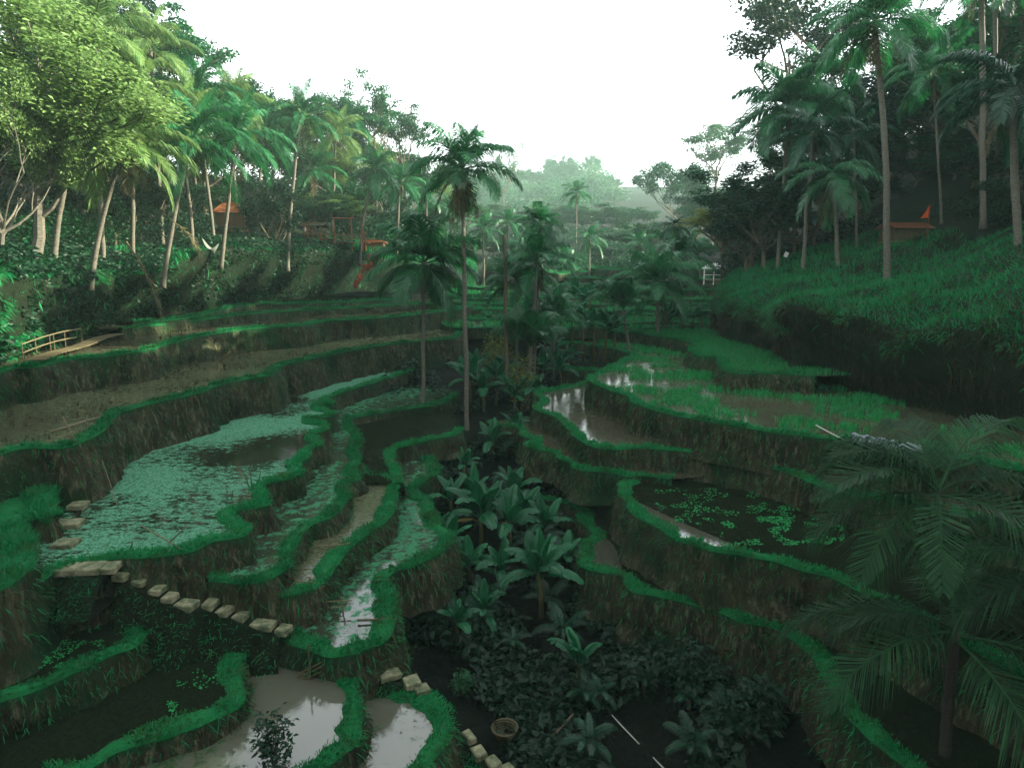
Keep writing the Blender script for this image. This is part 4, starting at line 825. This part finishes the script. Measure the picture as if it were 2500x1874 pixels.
# bamboo walkway
A0, A1 = PZ(84, 884, -5.15), PZ(284, 818, -5.15); e = tag(empty('bamboo_walkway', A0), 'bamboo plank walkway with a double rail on the left terrace', 'walkway')
u = (A1-A0).normalized(); nrm_ = Vector((-u.y, u.x, 0)); Ln = (A1-A0).length
for i in range(30):
    mb = MB(); c = u*(Ln*(i+.5)/30)+Vector((0, 0, .12+.15*math.sin(i*.35)*.3)); mb.box((c.x, c.y, c.z), (Ln/30*.85, .95, .04), math.atan2(u.y, u.x), .012); mb.build('plank', M['bamboo'], e)
for hgt, t1 in ((.95, .62), (.5, .55)):
    mb = MB(); mb.tube([u*(Ln*t*t1/6)+nrm_*.5+Vector((0, 0, hgt+.12*math.sin(t*.5))) for t in range(7)], .035, 6); mb.build('rail', M['bamboo'], e)
for t in (0, .12, .26, .30, .42, .62):
    mb = MB(); q = u*(Ln*t)+nrm_*.5; mb.tube([q+Vector((0, 0, -.4)), q+Vector((.02, 0, 1.1))], .03, 6); mb.build('post', M['bamboodark'], e)
def pole(label, a, b, r=.03, mat='bamboo', name='bamboo_pole', cat='pole', group=None):
    a, b = Vector(a), Vector(b); e = None
    mb = MB(); L = b-a; n = max(3, int(L.length/.5)); mb.tube([L*(i/n)+Vector((noise.noise(a+L*i/n), 0, noise.noise(a*2+L*i/n)))*.02 for i in range(n+1)], [r*(1-.25*i/n) for i in range(n+1)], 6)
    o = mb.build(name, M[mat], None, True); o.location = a; return tag(o, label, cat, group)
zL = -7.05
pole('long pale bamboo pole lying across the stubble paddy at the left', PZ(128, 1052, zL), PZ(292, 1003, zL), .05)
pole('short bamboo prop leaning over the long pole', PZ(188, 1082, zL), PD(153, 1018, PZ(188, 1082, zL).y))
pole('thin upright stake behind the long bamboo pole', PZ(213, 1058, zL), PD(212, 1012, PZ(213, 1058, zL).y), .02)
pole('thin bamboo rail lying on the stubble near the curved rim', PZ(258, 978, zL), PZ(332, 980, zL), .025)
pole('second thin bamboo rail just left of the curved rim', PZ(252, 991, zL), PZ(328, 988, zL), .025)
zP = -9.4
pole('bamboo stick slanting into the weedy pond', PZ(345, 1283, zP), PZ(440, 1338, zP), .03)
pole('stick crossing the slanting pond stick', PZ(415, 1322, zP), PD(456, 1282, PZ(415, 1322, zP).y-.2), .025)
for k, (x0, y0, x1, y1) in enumerate([(610, 1195, 598, 1158), (617, 1193, 608, 1138), (630, 1182, 636, 1150), (555, 1225, 553, 1180), (565, 1225, 568, 1195), (318, 1345, 323, 1320)]):
    pole('upright stake %s' % ['in the pond near its scalloped rim', 'tallest of the stakes by the scalloped pond rim', 'leaning right by the scalloped pond rim', 'in the dark water of the duckweed pond', 'shorter, beside the dark water stake', 'short, at the near edge of the duckweed pond'][k], PZ(x0, y0, zP-.3), PD(x1, y1, PZ(x0, y0, zP).y), .025)
def rack(label, vs, hs, z, mat='bamboodark', name='bamboo_rack'):
    b0 = PZ(*vs[0][:2], z); e = tag(empty(name, b0), label, 'rack')
    for x0, y0, x1, y1 in vs:
        a = PZ(x0, y0, z)-Vector((0, 0, .3)); b = PD(x1, y1, a.y); mb = MB(); mb.tube([a-b0, (a+b)/2-b0+Vector((.02, 0, 0)), b-b0], .03, 6); mb.build('post', M[mat], e)
    for x0, y0, x1, y1 in hs:
        Y = PZ(vs[0][0], vs[0][1], z).y; a, b = PD(x0, y0, Y+.05), PD(x1, y1, Y+.1); mb = MB(); mb.tube([a-b0, (a+b)/2-b0-Vector((0, 0, .03)), b-b0], .028, 6); mb.build('rail', M[mat], e)
rack('broken bamboo rack of rails and posts above the concrete steps', [(745, 1503, 757, 1408), (705, 1500, 716, 1440), (838, 1500, 833, 1455)], [(715, 1468, 858, 1465), (708, 1484, 838, 1481), (700, 1510, 832, 1497), (712, 1436, 790, 1430), (722, 1416, 775, 1422)], -12.4, 'bamboo')
rack('small bamboo cross standing on the crescent paddy', [(808, 1345, 800, 1298)], [(768, 1332, 855, 1326)], -11.2, 'bamboo')
rack('low bamboo trellis standing in the pale bottom pond', [(755, 1660, 752, 1572), (772, 1640, 766, 1580), (790, 1610, 783, 1590)], [(725, 1652, 800, 1618), (728, 1662, 798, 1632), (732, 1642, 800, 1606)], -13.25)
pole('dark pole laid across the lower end of the winding pond', PZ(872, 1513, -12.2), PZ(956, 1509, -12.2), .05, 'bamboodark')
pole('short dark stake in the pale bottom pond', PZ(684, 1632, -13.3), PD(666, 1598, PZ(684, 1632, -13.3).y+.2), .03, 'bamboodark')
pole('white painted pole lying on the dark slope at the bottom', gully(1560, 1815, .1), gully(1494, 1745, .3), .026, 'bleached', 'white_pole')
pole('end of a second white pole at the bottom edge', gully(1625, 1880, .1), gully(1594, 1847, .2), .03, 'bleached', 'white_pole')
pole('brown log slanting up the dark hollow at the bottom', gully(1335, 1812, .1), gully(1400, 1742, .3), .06, 'bark', 'log')
pole('pale driftwood branch on the rim of the broad rice terrace', PZ(1992, 1038, -7.6), PZ(2058, 1072, -7.7), .035, 'bleached', 'branch', 'branch')
pole('reddish stick below the rim of the broad rice terrace', PD(1875, 1178, 33), PD(1893, 1158, 33.2), .03, 'wood', 'stick', 'stick')
pole('thin bamboo spout running down the bank beside the duckweed pond', PD(288, 1236, 24.6), PD(250, 1122, 25.6), .018, 'bamboo', 'water_spout', 'spout')
# tarp on the terrace rim
a, b = PZ(2078, 1062, -7.55), PZ(2245, 1092, -7.55); V = []; Fc = []
for i in range(25):
    for j in range(7):
        p = a.lerp(b, i/24); V.append((p.x+.03*math.sin(i*1.7), p.y-.02-.1*(j > 3)-.12*math.sin(j*.5)+.03*math.sin(i*2.3+j), p.z+.12-.09*j*(1-.4*i/24)+.04*math.sin(i*1.3+j*.7)))
Fc = [(i*7+j, i*7+j+1, i*7+j+8, i*7+j+7) for i in range(24) for j in range(6)]
o = mk('plastic_sheet', V, Fc, M['tarp'], smooth=True); tag(o, 'grey blue plastic sheet draped over the right terrace rim', 'sheet')
o.modifiers.new('thick', 'SOLIDIFY').thickness = .01
# basket ring
e = tag(empty('woven_basket', gully(1232, 1800)), 'round woven basket beside the last stepping blocks', 'basket')
mb = MB()
for k in range(6): mb.tube([Vector((math.cos(t*.4488)*(.28+.035*k), math.sin(t*.4488)*(.28+.035*k), .05+.07*k)) for t in range(15)], .035, 5, False)
mb.build('wall', M['bamboodark'], e, True); mb = MB(); mb.tube([Vector((0, 0, .02)), Vector((0, 0, .06))], .3, 14); mb.build('base', M['bamboodark'], e)

def hut(label, base, wx, wy, wall_h, roof_h, roofmat, wallmat, rz=0, over=.35, open_=False, name='hut', hip=True, cat='hut'):
    e = tag(empty(name, base, rz), label, cat); hx, hy = wx/2, wy/2
    for x in (-hx, 0, hx):
        for y in (-hy, hy): mb = MB(); mb.box((x, y, wall_h/2-.3), (.12, .12, wall_h+.6)); mb.build('post', M[wallmat], e)
    mb = MB(); mb.box((0, 0, .05), (wx+.3, wy+.3, .12)); mb.build('floor', M['bamboo'], e)
    if not open_:
        for k in range(int(wx/.22)): mb = MB(); mb.box((-hx+.11+k*.22, -hy-.02, wall_h*.5), (.2, .04, wall_h*.9), 0, .01); mb.build('plank', M[wallmat], e)
        for s in (-1, 1): mb = MB(); mb.box((s*(hx+.02), 0, wall_h*.5), (.04, wy-.1, wall_h*.9)); mb.build('side_wall', M[wallmat], e)
    else:
        for y in (-hy,): mb = MB(); mb.tube([Vector((-hx, y, .75)), Vector((hx, y, .75))], .04, 5); mb.build('rail', M[wallmat], e)
    X, Y, z, rx = hx+over, hy+over, wall_h-.1, (hx*.45 if hip else hx+over)
    mb = MB(); top = z+roof_h
    V = [(-X, -Y, z), (X, -Y, z), (X, Y, z), (-X, Y, z), (-rx, 0, top), (rx, 0, top)]
    V2 = [(x, y, q+.07) for x, y, q in V]
    mb.add(V+V2, [(6, 7, 11, 10), (7, 8, 11), (8, 9, 10, 11), (9, 6, 10), (1, 0, 4, 5), (2, 1, 5), (3, 2, 5, 4), (0, 3, 4), (0, 1, 7, 6), (1, 2, 8, 7), (2, 3, 9, 8), (3, 0, 6, 9)])
    ro = mb.build('roof', M[roofmat], e)
    for k in range(1, 9):      # tile courses / sheet laps
        t = k/9; xx = X*(1-t)+rx*t; yy = -Y*(1-t); zz = z+(top-z)*t+.10
        m2 = MB(); m2.box((0, yy, zz-.02), (2*xx-.05, .09, .035)); m2.build('roof_course', M[roofmat], ro)
    return e
q = PD(566, 556, 76); hut('small hut with an orange tiled roof among the left palms', (q.x, 76, q.z), 2.7, 2.4, 1.6, 1.2, 'tile', 'wood', .25)
q = PD(1742, 684, 97); hut('open pavilion with a white sheet roof beside the far paddies', (q.x, 97, q.z), 2.6, 2.2, 1.7, .7, 'whitepaint', 'whitepaint', -.3, open_=True, name='pavilion', cat='pavilion')
q = PD(2205, 592, 63); hut('low shed with a rusty brown roof on the dark right slope', (q.x, 63, q.z), 3.2, 2, 1.3, .5, 'wood', 'bamboodark', .1, hip=False, name='shed', cat='shed')
# bamboo platform
q = PD(835, 592, 86); e = tag(empty('bamboo_platform', q), 'wooden lookout platform with an open gate frame on the left slope', 'platform')
for x, h in ((-.9, 3.0), (1.2, 3.0), (-4.2, 2.2), (-2.6, 1.2), (2.6, 2.4), (2.9, 1.2)):
    mb = MB(); mb.tube([Vector((x, 0, -1)), Vector((x, 0, h))], .09, 6); mb.build('post', M['wood'], e)
for a, b, r in (((-1.2, 0, 2.9), (1.6, 0, 2.9), .1), ((-5, -.1, 1.0), (3.2, -.1, .9), .05), ((-5, -.1, .5), (3.2, -.1, .45), .05), ((-5, 0, 2.4), (-2, .3, .2), .05), ((-1, -.1, .2), (.5, -.1, 1.4), .05), ((-4.2, 0, 2.2), (-3, .2, 2.6), .05)):
    mb = MB(); mb.tube([Vector(a), (Vector(a)+Vector(b))/2, Vector(b)], r, 6); mb.build('rail', M['wood'], e)
for k in range(18): mb = MB(); mb.box((-4.6+k*.45, .6, 0), (.4, 1.6, .08), 0, .01); mb.build('plank', M['wood'], e)
q = PD(693, 560, 84); hut('bamboo shelter with a flat brown roof left of the lookout platform', (PD(770, 588, 88).x, 88, PD(770, 588, 88).z), 2.2, 2, 1.9, .4, 'bamboo', 'wood', 0, hip=False, name='shelter', cat='shelter', open_=True)
q = PD(912, 602, 90); hut('low red roofed stall on the left slope above the red plants', (q.x, 90, q.z), 2.6, 1.5, .6, .3, 'tile', 'wood', 0, name='stall', cat='stall')
# red leaved plants zigzagging down the bank
for k, (x, y) in enumerate([(905, 622), (900, 632), (907, 642), (896, 652), (886, 662), (890, 648), (880, 675), (872, 688), (868, 697), (903, 652)]):
    q = PD(x, y+6, 84+(697-y)*.06); shrub('%s red leaved shrub from the top of the zigzag row on the left bank' % ORD[[0, 1, 2, 5, 6, 3, 7, 8, 9, 4][k]], q, .32, 90, M['leafred'], .22, 'red leaved shrubs on the left bank')
# white hammock net
e0, e1 = PD(492, 580, 58), PD(536, 592, 58); V = []
for i in range(13):
    for j in range(6):
        t = i/12; p = e0.lerp(e1, t); sag = 1.1*math.sin(math.pi*t); V.append((p.x, p.y+.35*(j-2.5)*math.sin(math.pi*t)*.5, p.z-sag+abs(j-2.5)*.14*math.sin(math.pi*t)))
o = mk('hammock', V, [(i*6+j, i*6+j+1, i*6+j+7, i*6+j+6) for i in range(12) for j in range(5)], M['netcloth'], smooth=True); tag(o, 'white net hammock slung between trunks on the left bank', 'hammock'); o.modifiers.new('thick', 'SOLIDIFY').thickness = .03
# flag and sign
q = PD(2263, 575, 60); e = tag(empty('flag', q), 'orange triangular flag on a pole by the shed', 'flag')
mb = MB(); mb.tube([Vector((0, 0, -.3)), Vector((.02, 0, 2.6))], .04, 6); mb.build('pole', M['wood'], e)
mb = MB(); mb.add([(-.05, 0, 2.5), (-.05, .02, 1.5), (-.65, .1, 1.45), (-.35, -.05, 1.9), (-.05, .03, 2.53), (-.05, .05, 1.53), (-.65, .13, 1.48), (-.35, -.02, 1.93)], [(0, 1, 2, 3), (7, 6, 5, 4)]); mb.build('cloth', M['flag'], e)
q = PD(1915, 632, 70); e = tag(empty('sign_board', q), 'small tilted white board in the grass at the edge of the right forest', 'sign')
mb = MB(); mb.box((0, 0, .45), (.38, .04, .5), .0); o = mb.build('board', M['whitepaint'], e); o.rotation_euler = (0, .35, 0); mb = MB(); mb.tube([Vector((0, .05, -.4)), Vector((0, .05, .5))], .03, 5); mb.build('post', M['bamboodark'], e)
# loose fronds on the left bank
for lb, x0, y0, x1, y1, Y, kk in (('dead brown frond hanging straight down the left bank', 308, 590, 342, 790, 46, 0), ('pale dry frond drooping beside the hammock', 415, 535, 495, 640, 52, 2)):
    e = tag(empty('fallen_frond', PD(x0, y0, Y)), lb, 'palm frond'); L = (PD(x1, y1, Y)-PD(x0, y0, Y)).length
    dup(FR['dead'][kk], e, (0, 0, 0), (0, 0, 0 if kk else .4), L*1.05, 'frond')

# ------------------------------------------------------------------ haze
hz = bpy.data.materials.new('valley_haze'); hz.use_nodes = True; t = hz.node_tree; t.nodes.clear()
o_ = t.nodes.new('ShaderNodeOutputMaterial'); pv = t.nodes.new('ShaderNodeVolumePrincipled')
pv.inputs['Color'].default_value = (.62, .93, .79, 1); pv.inputs['Density'].default_value = .0004; pv.inputs['Anisotropy'].default_value = 0.0
t.links.new(pv.outputs[0], o_.inputs['Volume'])
mb = MB(); mb.box((0, 358, 45), (490, 866, 136)); hb = mb.build('haze', hz); tag(hb, 'pale morning mist filling the whole valley', 'haze', kind='stuff')
